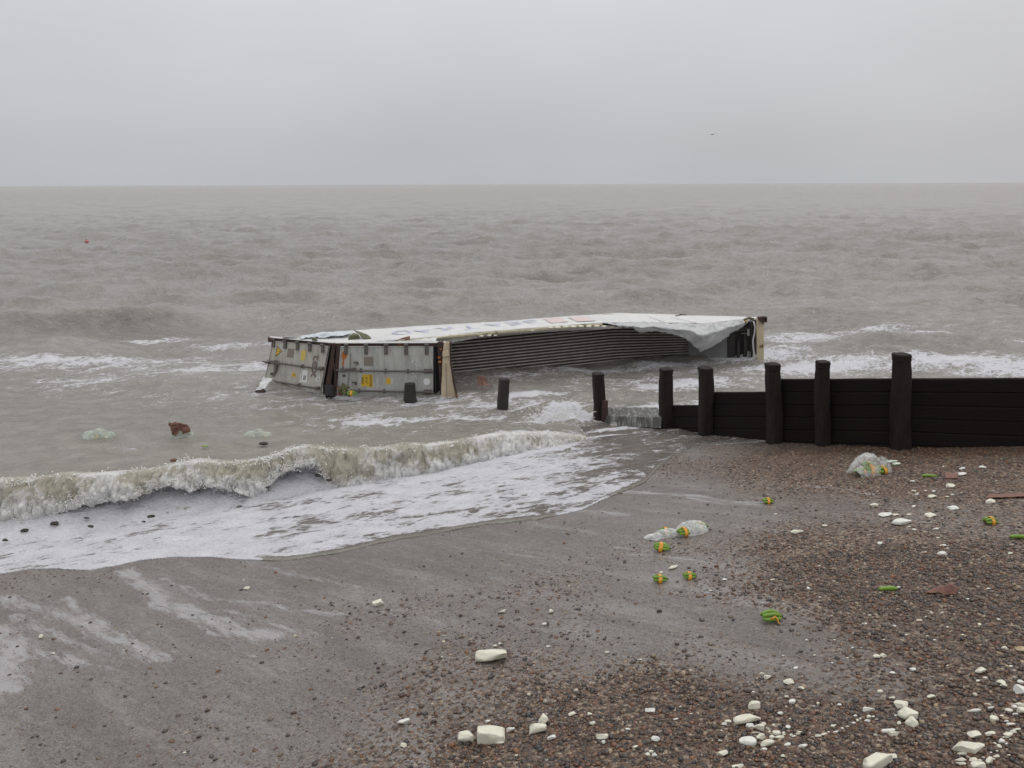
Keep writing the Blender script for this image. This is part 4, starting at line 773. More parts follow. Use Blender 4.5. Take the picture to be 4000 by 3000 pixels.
# torn vinyl lining at the left of the roof
sheet('torn_vinyl', [[PY(1165,1328,20.75), PY(1230,1322,20.7), PY(1300,1318,20.6), PY(1368,1308,20.6)], [PY(1170,1322,20.9), PY(1235,1310,20.85), PY(1295,1303,20.85), PY(1365,1300,20.8)], [PY(1185,1322,21.1), PY(1260,1306,21.1), PY(1320,1300,21.1), PY(1372,1294,21.1)]], 30, 8, M['blue_tint'], cont, .08, 4, 241, .006)
sheet('torn_lining', [[PY(1357,1329,20.3), PY(1410,1325,20.3)], [PY(1366,1312,20.35), PY(1402,1311,20.3)], [PY(1378,1301,20.5), PY(1392,1302,20.5)]], 12, 8, M['olive'], cont, .03, 5, 243, .01)
sheet('torn_lining', [[PY(1382,1293,20.7), PY(1402,1308,20.5), PY(1424,1325,20.3)], [PY(1404,1297,20.7), PY(1430,1306,20.6), PY(1452,1323,20.4)]], 14, 6, M['olive'], cont, .03, 5, 244, .01)
sheet('torn_lining', [[PY(1218,1330,20.4), PY(1240,1330,20.35)], [PY(1222,1318,20.5), PY(1234,1318,20.5)]], 8, 4, M['olive'], cont, .02, 5, 245, .01)
sheet('peeled_skin', [[PY(1310,1340,19.98), PY(1500,1334,20.0), PY(1703,1333,20.1)], [PY(1370,1328,20.3), PY(1530,1326,20.25), PY(1706,1319,20.35)]], 40, 4, M['white_panel'], cont, .02, 3, 246, .008)
sheet('peeled_edge', [[PY(1545,1330,20.0), PY(1600,1327,20.1)], [PY(1575,1318,20.1), PY(1602,1313,20.2)]], 10, 3, M['cardboard'], cont, .01, 5, 247, .01)

# ------------------------------------------------------------------ GROYNE
def post(name, px, ytop, ybase, wtop, wbase, parent, mat, cap=True, lean=0.0, rot=.2, flare=0.0, base_at=None, seed=0):
    b = PB(px, ybase) if base_at is None else base_at(px, ybase); Y = b[1]; dep = depth_of(b); t = PY(px + lean, ytop, Y); wt_ = wtop * dep / FPX; wb_ = wbase * dep / FPX
    hts = np.r_[np.linspace(b[2] - .7, b[2], 4), np.linspace(b[2] + .08, t[2] - .12, 10), [t[2] - .10, t[2] - .06, t[2] - .05, t[2] - .015, t[2]]]
    k = 16; V = []; r_ = np.random.default_rng(seed + 900)
    for hi, z_ in enumerate(hts):
        f = np.clip((z_ - b[2]) / (t[2] - b[2]), 0, 1); w = wb_ * (1 - f) + wt_ * f
        if cap and hi >= len(hts) - 5: w *= (1.0, .97, 1.03, 1.03, .95)[hi - len(hts) + 5]
        elif cap and f > .82: w *= 1 - .10 * (f - .82) / .18
        cx = b[0] + (t[0] - b[0]) * f + .012 * math.sin(z_ * 4 + seed); cy = Y
        for j in range(k):
            a = 2 * math.pi * (j + .5) / k; c, s = math.cos(a), math.sin(a); q = (abs(c) ** 5 + abs(s) ** 5) ** (-1 / 5)
            rr = w / 2 * q * (1 + .05 * (r_.random() - .5)); X_, Y_ = rr * c, rr * s; V.append((cx + X_ * math.cos(rot) - Y_ * math.sin(rot), cy + X_ * math.sin(rot) + Y_ * math.cos(rot), z_ + .008 * (r_.random() - .5)))
    n_ = len(hts); F_ = [tuple(f) for f in grid_faces(n_, k, True)] + [tuple((n_ - 1) * k + j for j in range(k))]
    mb = MB(); mb.add(V, F_); return mb, b, t
gro = empty('timber_groyne', (5.0, 14.0, 1.0), 'dark timber groyne of posts and horizontal planks stepping down the beach into the surf', 'groyne')
post_w = {}
posts_px = [('a', 2342, 1458, 1641, 42, 44), ('b', 2606, 1440, 1680, 46, 52), ('c', 2760, 1435, 1706, 50, 52), ('d', 3026, 1420, 1729, 50, 56), ('e', 3213, 1411, 1739, 46, 52), ('f', 3518, 1382, 1753, 58, 66)]
def at_water(px, py): return PZ(px, py, .02)
for i, (k_, x0, yt, yb_, w0, w1) in enumerate(posts_px):
    mb, b, t = post('post', x0, yt, yb_, w0, w1, gro, M['post_wood'], True, (-4, -6, -4, -6, 0, 2)[i], .18, base_at=at_water if i < 1 else None, seed=i * 7)
    mb.build('post', M['post_wood'], gro, False); post_w[k_] = (b, t)
def boards(A0, A1, topz0, topz1, n_, bh0, bh1, seed):
    # planks from A0 to A1 (xy), stacked downward
    r_ = np.random.default_rng(seed); dirv = unit(np.array([A1[0] - A0[0], A1[1] - A0[1], 0])); nn = np.array([dirv[1], -dirv[0], 0]); nn = nn if nn[1] < 0 else -nn
    for k in range(n_):
        z0 = topz0 - bh0 * k; z1 = topz1 - bh1 * k; off = nn * (.012 * (r_.random() - .5)); g = .005; m_ = 14
        a = np.array([A0[0], A0[1], 0]) + off; b = np.array([A1[0], A1[1], 0]) + off; V = []
        for j in range(m_):
            f = j / (m_ - 1); p_ = a + (b - a) * f; zt = z0 + (z1 - z0) * f + .006 * (r_.random() - .5); zb = zt - (bh0 + (bh1 - bh0) * f) + g
            for (o_, z_) in ((.035, zt), (.045, zt - .02), (.045, zb + .015), (.035, zb), (-.04, zb), (-.04, zt)): V.append(p_ + nn * (o_ + .004 * (r_.random() - .5)) + np.array([0, 0, z_]))
        mb = MB(); mb.add(V, [tuple(f) for f in grid_faces(m_, 6, True)] + [tuple(range(6))[::-1], tuple((m_ - 1) * 6 + j for j in range(6))]); mb.build('plank', M['board_wood'], gro)
bk = np.array([0.05, .09, 0])
pw = {k_: v_[0] + bk for k_, v_ in post_w.items()}
def zat(px, py, P): return PY(px, py, P[1])[2]
R = PB(4000, 1746) + bk; ext = R + unit(R - pw['f']) * 4.0; Rz = zat(4000, 1478, R); Fz = zat(3518, 1479, pw['f']); 
sl = (Rz - Fz) / np.linalg.norm((R - pw['f'])[:2]); extz = Rz + sl * 4.0
Dz = zat(3040, 1481, pw['d'])
boards(pw['d'], pw['f'], Dz, Fz, 6, .235, .22, 1); boards(pw['f'], ext, Fz, extz, 9, .22, .25, 2)
boards(pw['c'], pw['d'], zat(2780, 1532, pw['c']), zat(3010, 1531, pw['d']), 5, .25, .235, 3)
boards(pw['b'], pw['c'], zat(2630, 1583, pw['b']), zat(2740, 1582, pw['c']), 3, .26, .25, 4)
boards(pw['a'] + [.02, 0, 0], pw['b'], zat(2370, 1622, pw['a']), zat(2590, 1624, pw['b']), 1, .40, .40, 5)
a = pw['a']; mb = MB(); b0 = PY(2352, 1568, a[1] - .28); b1 = PY(2375, 1566, a[1] - .28); b2 = PY(2375, 1650, a[1] - .28); b3 = PY(2350, 1652, a[1] - .28); mb.plate([b0, b1, b2, b3], .10, (0, 1, 0)); mb.build('broken_plank', M['rust'], gro)
# the water spilling over the low plank
sp0 = [PY(2350, 1617, pw['a'][1] - .02), PY(2584, 1620, pw['b'][1] - .02)]; sp1 = [PY(2350, 1625, pw['a'][1] - .14), PY(2584, 1630, pw['b'][1] - .16)]; sp2 = [PY(2350, 1660, pw['a'][1] - .20), PY(2582, 1672, pw['b'][1] - .22)]
V, F = loft([[p + [0, .5, 0.02] for p in sp0], sp0, sp1, sp2], 200, 10, 0.0)
V = np.array(V); V[:, 1] += .05 * (fbm(V[:, 0] * 22, V[:, 2] * 2.5, seed=301, octv=3) - .5); 
spill = mobj('water_spill', fmesh('water_spill', V, F, M['spill'], True, {'foam': np.clip(.30 + .9 * (fbm(V[:, 0] * 16, V[:, 2] * 1.5, seed=303, octv=3) - .5) + .3 * sstep(.25, .02, V[:, 2]), 0, 1), 'shallow': np.full(len(V), .3), 'film': np.zeros(len(V)), 'far': np.zeros(len(V))})); tag(spill, kind='structure')
# two lone posts in the water
for nm, x0, yt, yb_, w0, w1, lb, sd in (('a', 1603, 1498, 1572, 38, 50, 'short worn wooden post standing in the water in front of the container doors', 41), ('b', 1965, 1479, 1604, 38, 40, 'tall narrow wooden post standing alone in the water, right of the container doors', 42)):
    mb, b, t = post('post', x0, yt, yb_, w0, w1, None, None, nm == 'b', 3 if nm == 'b' else 0, .3, base_at=at_water, seed=sd)
    o = mb.build('wooden_post', M['stub_wood'], None, True, origin=(b[0], b[1], 0)); tag(o, lb, 'wooden post', 'lone posts beyond the groyne')

def chunk_mesh(rx, ry, rz, seed, sharp=9, boxy=False):
    r_ = np.random.default_rng(seed); bm_v = ICO_V.copy(); F_ = [tuple(f) for f in ICO_F]; V = [tuple(v) for v in bm_v]
    for _ in range(3):
        cache = {}; NF = []
        def mid(a, b):
            k_ = (min(a, b), max(a, b))
            if k_ not in cache: m_ = (np.array(V[a]) + np.array(V[b])) / 2; V.append(tuple(m_ / np.linalg.norm(m_))); cache[k_] = len(V) - 1
            return cache[k_]
        for a, b, c_ in F_: x_, y_, z_ = mid(a, b), mid(b, c_), mid(c_, a); NF += [(a, x_, z_), (b, y_, x_), (c_, z_, y_), (x_, y_, z_)]
        F_ = NF
    V = np.array(V)
    V = np.sign(V) * np.abs(V) ** (.36 if boxy else .75)
    if boxy: sharp = 6
    for _ in range(sharp):
        nn = r_.normal(0, 1, 3); nn /= np.linalg.norm(nn); dd = r_.uniform(.55, .9); e_ = V @ nn - dd; V = V - np.clip(e_, 0, None)[:, None] * nn
    V = V * (1 + .10 * (fbm(V[:, 0] * 3 + seed, V[:, 1] * 3, V[:, 2] * 3, seed % 97, 3)[:, None] - .5)); lo = V.min(0); hi = V.max(0); V = (V - (lo + hi) / 2) / ((hi - lo) / 2) * np.array([rx, ry, rz])
    return V, np.array(F_)
# ------------------------------------------------------------------ BANANAS
def banana_mesh(L=.17, r=.017, bend=.05, seed=0):
    r_ = np.random.default_rng(seed); k = 9; n_ = 14; mb = MB(); s = np.linspace(-1, 1, n_)
    pts = np.stack([s * L / 2, np.zeros(n_), bend * (1 - s ** 2) * 1.0], 1); rr = r * np.clip((1 - np.abs(s) ** 4.5), .0, 1) ** .5; rr = np.maximum(rr, [.006 if q_ < 0 else .0045 for q_ in s]); mb.tube(pts, rr, 6); return mb, pts
def bunch(loc, rotz, label, n_=5, scale=1.0, tape=True, group='bunches of green bananas on the beach', tilt=0.0, peel=False, parent=None):
    root = empty('banana_bunch', tuple(loc), label, 'bananas', group); Lb = .215 * scale
    ca, sa = math.cos(rotz), math.sin(rotz)
    def W(P):
        P = np.asarray(P, float).reshape(-1, 3).copy(); x_, z_ = P[:, 0] * math.cos(tilt) - P[:, 2] * math.sin(tilt), P[:, 0] * math.sin(tilt) + P[:, 2] * math.cos(tilt)
        return np.stack([x_ * ca - P[:, 1] * sa, x_ * sa + P[:, 1] * ca, z_], 1) + np.array(loc)
    rb_ = .0205 * scale; ang = np.linspace(-70, 75, n_)
    for j, a_ in enumerate(ang):
        a = math.radians(a_); s = np.linspace(-1, 1, 13); R_ = (.030 + .020 * (1 - s ** 2)) * scale * (1 + .07 * rng.normal()); conv = np.where(s > 0, 1 - .62 * s ** 2, 1 - .12 * s ** 2)
        pts = np.stack([s * Lb / 2 * (1 - .05 * abs(a)), -np.sin(a) * R_ * conv * 1.25 , .022 * scale + np.cos(a) * R_ * conv * 1.15 + .012 * scale], 1)
        rr = rb_ * np.where(s > 0, np.clip(1 - np.abs(s) ** 2.6, .02, 1) ** .6, np.clip(1 - np.abs(s) ** 8, .02, 1) ** .5); rr = np.maximum(rr, .006 * scale); mb = MB(); mb.tube(W(pts), rr, 7); bo_ = mb.build('banana', M['banana'], root, True); bo_['_o'] = tuple(loc)
        mb = MB(); mb.tube(W([pts[-1], pts[-1] + (pts[-1] - pts[-2]) * .8]), [.006 * scale, .005 * scale], 6); mb.build('banana_tip', M['banana_tip'], bo_, True)
    if tape:
        s0 = -.1; x0 = s0 * Lb / 2; ww = .025 * scale; angs = np.radians(np.linspace(-115, 115, 20)); V = []
        for xx_ in (x0 - ww, x0 + ww):
            for a in angs:
                Rt = (.018 + .032 + .0255 + .003) * scale * (1.0 + .05 * math.cos(a * 5)); V.append((xx_ + .004 * math.sin(a * 3), -math.sin(a) * Rt * 1.12, max(.004, .034 * scale + math.cos(a) * Rt * .98)))
        Vw = W(V); F = grid_faces(2, 20); mb = MB(); mb.add(Vw, F); t_o = mb.build('tape', M['tape'], root, True); md = t_o.modifiers.new('thickness', 'SOLIDIFY'); md.thickness = .003
    if peel:
        P = W([(-.03, -.06, .05), (0, -.065, .075), (.02, -.062, .05), (.03, -.075, .02), (.05, -.08, .008)]); mb = MB(); mb.tube(P, .008, 6); mb.build('tape', M['tape'], root, True)
    return root
def bunch_px(px, py, rz, label, w=60, **k):
    p_ = PB(px, py); k['scale'] = w * depth_of(p_) / FPX / .235; return bunch((p_[0], p_[1], float(beach(p_[0], p_[1]))), rz, label, **k)
bunch_px(2999, 1966, .1, 'green banana bunch with orange tape, lying alone on wet sand farthest from the camera', n_=4, w=50)
bunch_px(2585, 2150, -.25, 'green banana bunch with a wide orange patch, just below the limp clear bag', n_=5, w=70)
bunch_px(2578, 2272, .02, 'green banana bunch with broad orange tape, left one of the close pair', n_=4, w=65)
bunch_px(2693, 2260, .05, 'green banana bunch with broad orange tape, right one of the close pair', n_=4, w=60)
bunch_px(3012, 2424, .1, 'loosened banana bunch with its tape torn, on the smooth dark sand', n_=4, w=92, tape=False, peel=True)
bunch_px(3868, 2046, .15, 'green banana bunch with orange tape on the shingle near the right edge', n_=4, w=64)
def single(px, py, rz, L, label):
    p_ = PB(px, py); loc = np.array([p_[0], p_[1], float(beach(p_[0], p_[1])) + .018]); s = np.linspace(-1, 1, 14)
    P = np.stack([s * L / 2 * math.cos(rz), s * L / 2 * math.sin(rz) + .012 * (1 - s ** 2), 0 * s], 1) + loc; r_ = .021 * np.where(s > .75, np.clip(1 - (s - .75) / .2, .25, 1), np.clip(1 - np.abs(s) ** 6, .3, 1) ** .5)
    root = empty('banana', tuple(loc), label, 'banana', 'loose green bananas'); o_ = MB(); o_.tube(P, r_, 9); o_.build('banana_skin', M['banana'], root, True); o_ = MB(); o_.tube([P[-1], P[-1] + (P[-1] - P[-2])], .005, 6); o_.build('banana_stem', M['banana_tip'], root, True)
single(3470, 2308, .05, .165, 'single green banana lying on the shingle left of the curled brown cardboard')
single(3632, 1864, -.15, .20, 'pale green banana on the shingle left of the flat brown cardboard')
single(3985, 2104, -.1, .20, 'green banana cut by the right edge of the picture')

# clear bags
def bag(name, loc, lx, ly, hz, rot, label, cat='plastic bag', mat='film', seed=0, group=None, lobes=((0, 0, 1, 1, 1),)):
    n_ = 46; u_, v_ = np.meshgrid(np.linspace(-1, 1, n_), np.linspace(-1, 1, n_), indexing='ij'); r_ = np.maximum(np.abs(u_), np.abs(v_)); l = np.hypot(u_, v_) + 1e-6; uu = u_ / l * r_; vv = v_ / l * r_
    h_ = np.zeros_like(uu)
    for (cx, cy, sx, sy, hh) in lobes: h_ = np.maximum(h_, hh * np.clip(1 - ((uu - cx) / sx) ** 2 - ((vv - cy) / sy) ** 2, 0, 1) ** .55)
    cre = 1 - np.abs(fbm(uu * 4 + vv * 2, vv * 5, seed=seed, octv=3) - .5) * 5; h_ = h_ * hz * (1 + .34 * np.clip(cre, -1, 1)) + .004 + .03 * hz * fbm(uu * 9, vv * 9, seed=seed + 5)
    edge = 1 + .12 * (fbm(np.arctan2(vv, uu) * 2.2, 0 * uu, seed=seed + 9) - .5) * r_; X_ = uu * lx * edge; Y_ = vv * ly * edge; c, s = math.cos(rot), math.sin(rot)
    V = np.stack([X_ * c - Y_ * s, X_ * s + Y_ * c, h_], -1).reshape(-1, 3); o = mobj(name, fmesh(name, V, grid_faces(n_, n_), M[mat], True)); o.location = tuple(loc); tag(o, label, cat, group); return o
p = PB(3395, 1850); L0 = np.array([p[0], p[1], float(beach(p[0], p[1]))])
bag('banana_bag', L0, .32, .24, .23, .15, 'bulging clear plastic bag of green bananas on the shingle below the groyne', seed=401, lobes=((-.1, .1, .75, .8, 1.0), (-.65, -.1, .36, .6, .72), (.6, 0, .42, .6, .78)))
for j, (ox, oy, oz, rz, sc_, lb) in enumerate([(-.14, -.05, .01, .5, 1.0, 'banana bunch at the left inside the bulging bag'), (.02, -.06, .01, -.2, 1.15, 'banana bunch at the front middle inside the bulging bag'), (.16, -.04, .02, .35, 1.1, 'banana bunch at the right inside the bulging bag'), (0.0, .04, .06, .1, 1.0, 'banana bunch on top inside the bulging bag')]):
    bunch(L0 + [ox, oy, oz], rz, lb, n_=4, scale=sc_, group='banana bunches inside the bulging bag')
p = PB(2700, 2080); L1 = np.array([p[0], p[1], float(beach(p[0], p[1]))])
bag('banana_bag', L1, .22, .14, .11, .25, 'limp clear plastic bag of bananas lying on the wet sand', seed=411, mat='film_dense', lobes=((0, 0, .95, .9, 1.0), (.5, 0, .4, .7, .9)))
p = PB(2590, 2096); L2 = np.array([p[0], p[1], float(beach(p[0], p[1]))])
tail = bag('bag_tail', L2, .24, .10, .07, .22, None, None, seed=415, mat='film_dense', lobes=((.2, 0, .75, .8, 1.0), (-.5, 0, .5, .5, .35)))
tail.parent = bpy.data.objects['banana_bag.001'] if 'banana_bag.001' in bpy.data.objects else None
tail.location = tuple(L2 - L1)
for k_ in ('label', 'category'): 
    if k_ in tail: del tail[k_]
for j, (c_, rz, sc_, lb) in enumerate([((2672, 2092), .35, .85, 'banana bunch at the mouth of the limp bag'), ((2735, 2072), .2, .85, 'banana bunch deep inside the limp bag'), ((2600, 2088), .1, .75, 'banana bunch with a black stem poking from the limp bag')]):
    p = PB(*c_); bunch((p[0], p[1], float(beach(p[0], p[1])) + .01), rz, lb, n_=4, scale=sc_, group='banana bunches inside the limp bag')
# floating bags in the surf
def float_bag(px, py, lx, ly, hz, label, seed, mat='film_float', lobes=((-.45, 0, .55, .8, .8), (.05, .1, .5, .7, 1.0), (.62, -.1, .38, .6, .7))):
    c = PZ(px, py, .10); b_ = bag('banana_bag', (c[0], c[1], .0), lx, ly, hz * .95, .1, label, seed=seed, mat=mat, lobes=lobes, group='banana bags afloat in the surf'); return c
c = float_bag(385, 1698, .38, .2, .20, 'pale bag of bananas floating at the far left, behind the breaking wave', 421)
bunch((c[0] + .0, c[1] - .02, -.04), .1, 'bananas showing under the film of the far left floating bag', n_=4, scale=1.2, group='bananas in floating bags'); bunch((c[0] + .2, c[1] - .02, -.03), .2, 'bananas at the right end of the far left floating bag', n_=4, scale=1.1, group='bananas in floating bags')
c = float_bag(1008, 1695, .32, .18, .17, 'pale bag of bananas floating right of the brown cardboard', 431)
bunch((c[0] + .18, c[1] - .03, -.03), .1, 'bananas at the right end of the floating bag beside the cardboard', n_=4, scale=1.1, group='bananas in floating bags')
c = float_bag(715, 1700, .26, .18, .24, 'clear bag floating with brown cardboard on top of it', 441)
cb = c
def rag(name, lines, mat, label, cat, noise, ns, seed, origin, group=None, thick=.006, nu=20, nv=8):
    o = sheet(name, lines, nu, nv, mat, None, noise, ns, seed, thick, origin=origin); tag(o, label, cat, group); return o
Y = cb[1] - .12
rag('cardboard_piece', [[PY(652,1652,Y), PY(700,1655,Y), PY(735,1672,Y)], [PY(662,1672,Y-.05), PY(695,1676,Y-.08), PY(738,1690,Y-.05)], [PY(678,1704,Y-.05), PY(700,1690,Y-.1), PY(725,1700,Y-.02)]], M['cardboard'], 'crumpled reddish brown cardboard afloat on a clear bag behind the wave', 'cardboard', .07, 7, 451, (cb[0], Y, .2))
rag('cardboard_piece', [[PY(1868,1466,20.3), PY(1900,1478,20.2)], [PY(1862,1492,20.2), PY(1905,1502,20.1)], [PY(1870,1507,20.1), PY(1922,1510,20.0)]], M['cardboard'], 'folded brown cardboard piece floating beside the ribbed dark wall', 'cardboard', .05, 5, 452, tuple(PY(1885,1490,20.2)))
p = PB(3713, 1868); o_ = p
rag('cardboard_piece', [[PB(3692,1872)+[0,0,.005], PB(3740,1872)+[0,0,.01]], [PB(3688,1862)+[0,0,.06], PB(3740,1862)+[0,0,.05]], [PB(3700,1856)+[0,0,.03], PB(3738,1855)+[0,0,.02]]], M['cardboard'], 'flat brown cardboard strip under the long pale chunk on the shingle', 'cardboard', .012, 6, 453, tuple(p))
p = PB(3930, 1945)
rag('cardboard_piece', [[PB(3842,1950)+[0,0,.01], PB(3930,1949)+[0,0,.02], PB(4010,1946)+[0,0,.02]], [PB(3870,1940)+[0,0,.03], PB(3940,1937)+[0,0,.03], PB(4015,1934)+[0,0,.02]]], M['cardboard'], 'long thin brown cardboard strip running out of the right edge', 'cardboard', .012, 5, 454, tuple(p))
p = PB(3690, 2318)
rag('cardboard_piece', [[PB(3610,2322)+[0,0,.01], PB(3665,2324)+[0,0,.01], PB(3690,2330)+[0,0,.01], PB(3730,2330)+[0,0,.01]], [PB(3630,2314)+[0,0,.01], PB(3672,2316)+[0,0,.05], PB(3705,2322)+[0,0,.09], PB(3738,2320)+[0,0,.04]], [PB(3640,2308)+[0,0,.01], PB(3680,2308)+[0,0,.04], PB(3712,2310)+[0,0,.07], PB(3742,2312)+[0,0,.02]]], M['cardboard'], 'curled dark brown cardboard scrap on the shingle right of the single banana', 'cardboard', .015, 9, 455, tuple(p), nu=30)
Y = 19.4
rag('crate_debris', [[PY(1316,1518,Y), PY(1345,1512,Y)], [PY(1310,1545,Y-.1), PY(1340,1552,Y-.1)]], M['cardboard'], 'orange brown cardboard scraps jammed at the foot of the door gap', 'cardboard', .10, 7, 461, tuple(PY(1325,1530,Y)))
rag('crate_debris', [[PY(1330,1500,Y), PY(1358,1516,Y)], [PY(1322,1540,Y-.12), PY(1360,1552,Y-.1)]], M['olive'], 'dark green crushed crate jammed at the foot of the right door', 'crate', .10, 7, 462, tuple(PY(1340,1530,Y)))
rag('dark_crate', [[PY(1275,1508,Y+.2), PY(1304,1508,Y+.1)], [PY(1272,1550,Y), PY(1306,1552,Y)]], M['black_gap'], 'black crate corner in the water below the gap between the doors', 'crate', .03, 4, 463, tuple(PY(1290,1530,Y)), thick=.2)
bunch(tuple(PY(1375, 1545, 19.3)), .1, 'pale banana bunch floating at the foot of the right door', n_=4, scale=1.2, group='bananas in floating bags')
Y = 20.4
rag('plastic_sheet', [[PY(1028,1476,Y), PY(1062,1484,Y)], [PY(1014,1500,Y-.1), PY(1048,1500,Y-.1)], [PY(998,1528,Y-.2), PY(1034,1520,Y-.2)]], M['decal_white'], 'crumpled white plastic sheet at the left corner of the container', 'plastic sheet', .05, 5, 471, tuple(PY(1030,1500,Y)))
def lumpy(name, px, py, s, sq, label, cat, mat, z=None, group=None, seed=0, rz=0.0):
    c = PB(px, py) if z is None else PZ(px, py, z); r_ = np.random.default_rng(seed); V = ICO_V * np.array([s, s * .6, s * sq]) * r_.uniform(.75, 1.2, (12, 1)); cz, sz = math.cos(rz), math.sin(rz); V = V @ np.array([[cz, sz, 0], [-sz, cz, 0], [0, 0, 1]])
    o = mobj(name, fmesh(name, V, ICO_F, mat, True)); o.location = tuple(c); m_ = o.modifiers.new('round', 'SUBSURF'); m_.levels = 1; m_.render_levels = 2; tag(o, label, cat, group); return o
lumpy('driftwood', 1018, 1528, .20, .45, 'small black piece of flotsam at the left foot of the container', 'flotsam', M['dark_debris'], .05, seed=1)
lumpy('flotsam', 678, 1798, .10, .5, 'brown scrap floating straight below the cardboard, behind the wave crest', 'flotsam', M['cardboard'], .20, seed=2)
lumpy('flotsam', 1030, 1732, .14, .35, 'dark stick of flotsam below the right floating bag', 'flotsam', M['dark_debris'], .10, seed=3)
lumpy('leaf_scrap', 802, 1742, .09, .2, 'green leaf scrap floating between the cardboard and the right floating bag', 'leaf', M['banana'], .08, seed=4)
lumpy('flotsam', 1268, 2032, .10, .3, 'dark brown scrap on the white foam below the middle of the wave', 'flotsam', M['dark_debris'], seed=5)
lumpy('pebble', 2577, 2390, .040, .8, 'round black stone alone on the wet sand', 'stone', M['dark_stone'], seed=6)
lumpy('pebble', 3100, 2975, .030, .7, 'blue grey round pebble among brown shingle at the bottom', 'stone', M['dark_stone'], seed=61)
def PW(px, py):
    d_ = unit(ray(px, py)); t = np.arange(8.0, 22, .02); P_ = np.array([0, 0, H_CAM]) + t[:, None] * d_; X_, Y_ = P_[:, 0], P_[:, 1]; dd = np.clip(Yc(X_) - Y_, 0, None)
    g_ = P_[:, 2] - (np.maximum(beach(X_, Y_), 0) + .03 + .58 * Zc(X_) * np.exp(-(dd / .80) ** 1.4)); return P_[int(np.argmax(g_ < 0))]
# dark weed clumps tumbling in the foot of the breaker
for j, (px, py, w_) in enumerate([(212,2036,.11),(338,2014,.07),(352,2048,.08),(590,2008,.09),(1240,1848,.09),(1285,1866,.08),(96,2062,.09),(20,2100,.07),(560,2028,.05),(1045,1895,.06)]):
    c = PW(px, py + 6); w_ *= .65; V, F = chunk_mesh(w_, w_ * .55, w_ * .40, 700 + j, 7); V = V * (1 + .5 * (fbm(V[:, 0] * 30 + j, V[:, 1] * 30, V[:, 2] * 30, 5, 3) - .5))[:, None]
    o = mobj('weed_clump', fmesh('weed_clump', V, F, M['dark_debris'], False)); o.location = tuple(c - np.array([0, 0, .015])); tag(o, 'dark clump of weed and stones rolling in the white foam under the wave', 'weed', 'dark clumps in the foam')
# buoy and gull
c = PZ(339, 947, .50); by = empty('buoy', (c[0], c[1], .4), 'small red round buoy floating far out on the left', 'buoy'); s = .0038 * depth_of(c) * .95
mb = MB(); mb.add(ICO_V * s * np.array([1, 1, .85]) + c + [0, 0, s * .3], ICO_F); o = mb.build('float', M['buoy'], by, True); m_ = o.modifiers.new('round', 'SUBSURF'); m_.levels = 2; m_.render_levels = 2
mb = MB(); mb.tube([c + [0, 0, s * 1.0], c + [0, 0, s * 1.25]], s * .18, 8); mb.build('mooring_eye', M['dark_steel'], by, True)
gp = PY(2783, 525, 160.0); g = MB(); sx = .45
g.tube([gp + [-.3, 0, -.05], gp + [0, 0, 0], gp + [.35, 0, .03]], [.02, .09, .03], 6)
for sgn in (-1, 1):
    a = gp + np.array([.03, 0, .03]); b1 = a + np.array([sgn * .35, sgn * .1, .14 if sgn > 0 else -.02]); b2 = b1 + np.array([sgn * .4, .1, -.06]); ch = np.array([0, .2, 0])
    g.plate([a - ch * .5, b1 - ch * .4, b1 + ch * .4, a + ch * .5], .02, (0, 0, 1)); g.plate([b1 - ch * .4, b2 - ch * .1, b2 + ch * .1, b1 + ch * .4], .018, (0, 0, 1))
o = g.build('gull', M['gull'], None, True, origin=tuple(gp)); tag(o, 'distant gull flying low in the grey sky', 'bird')

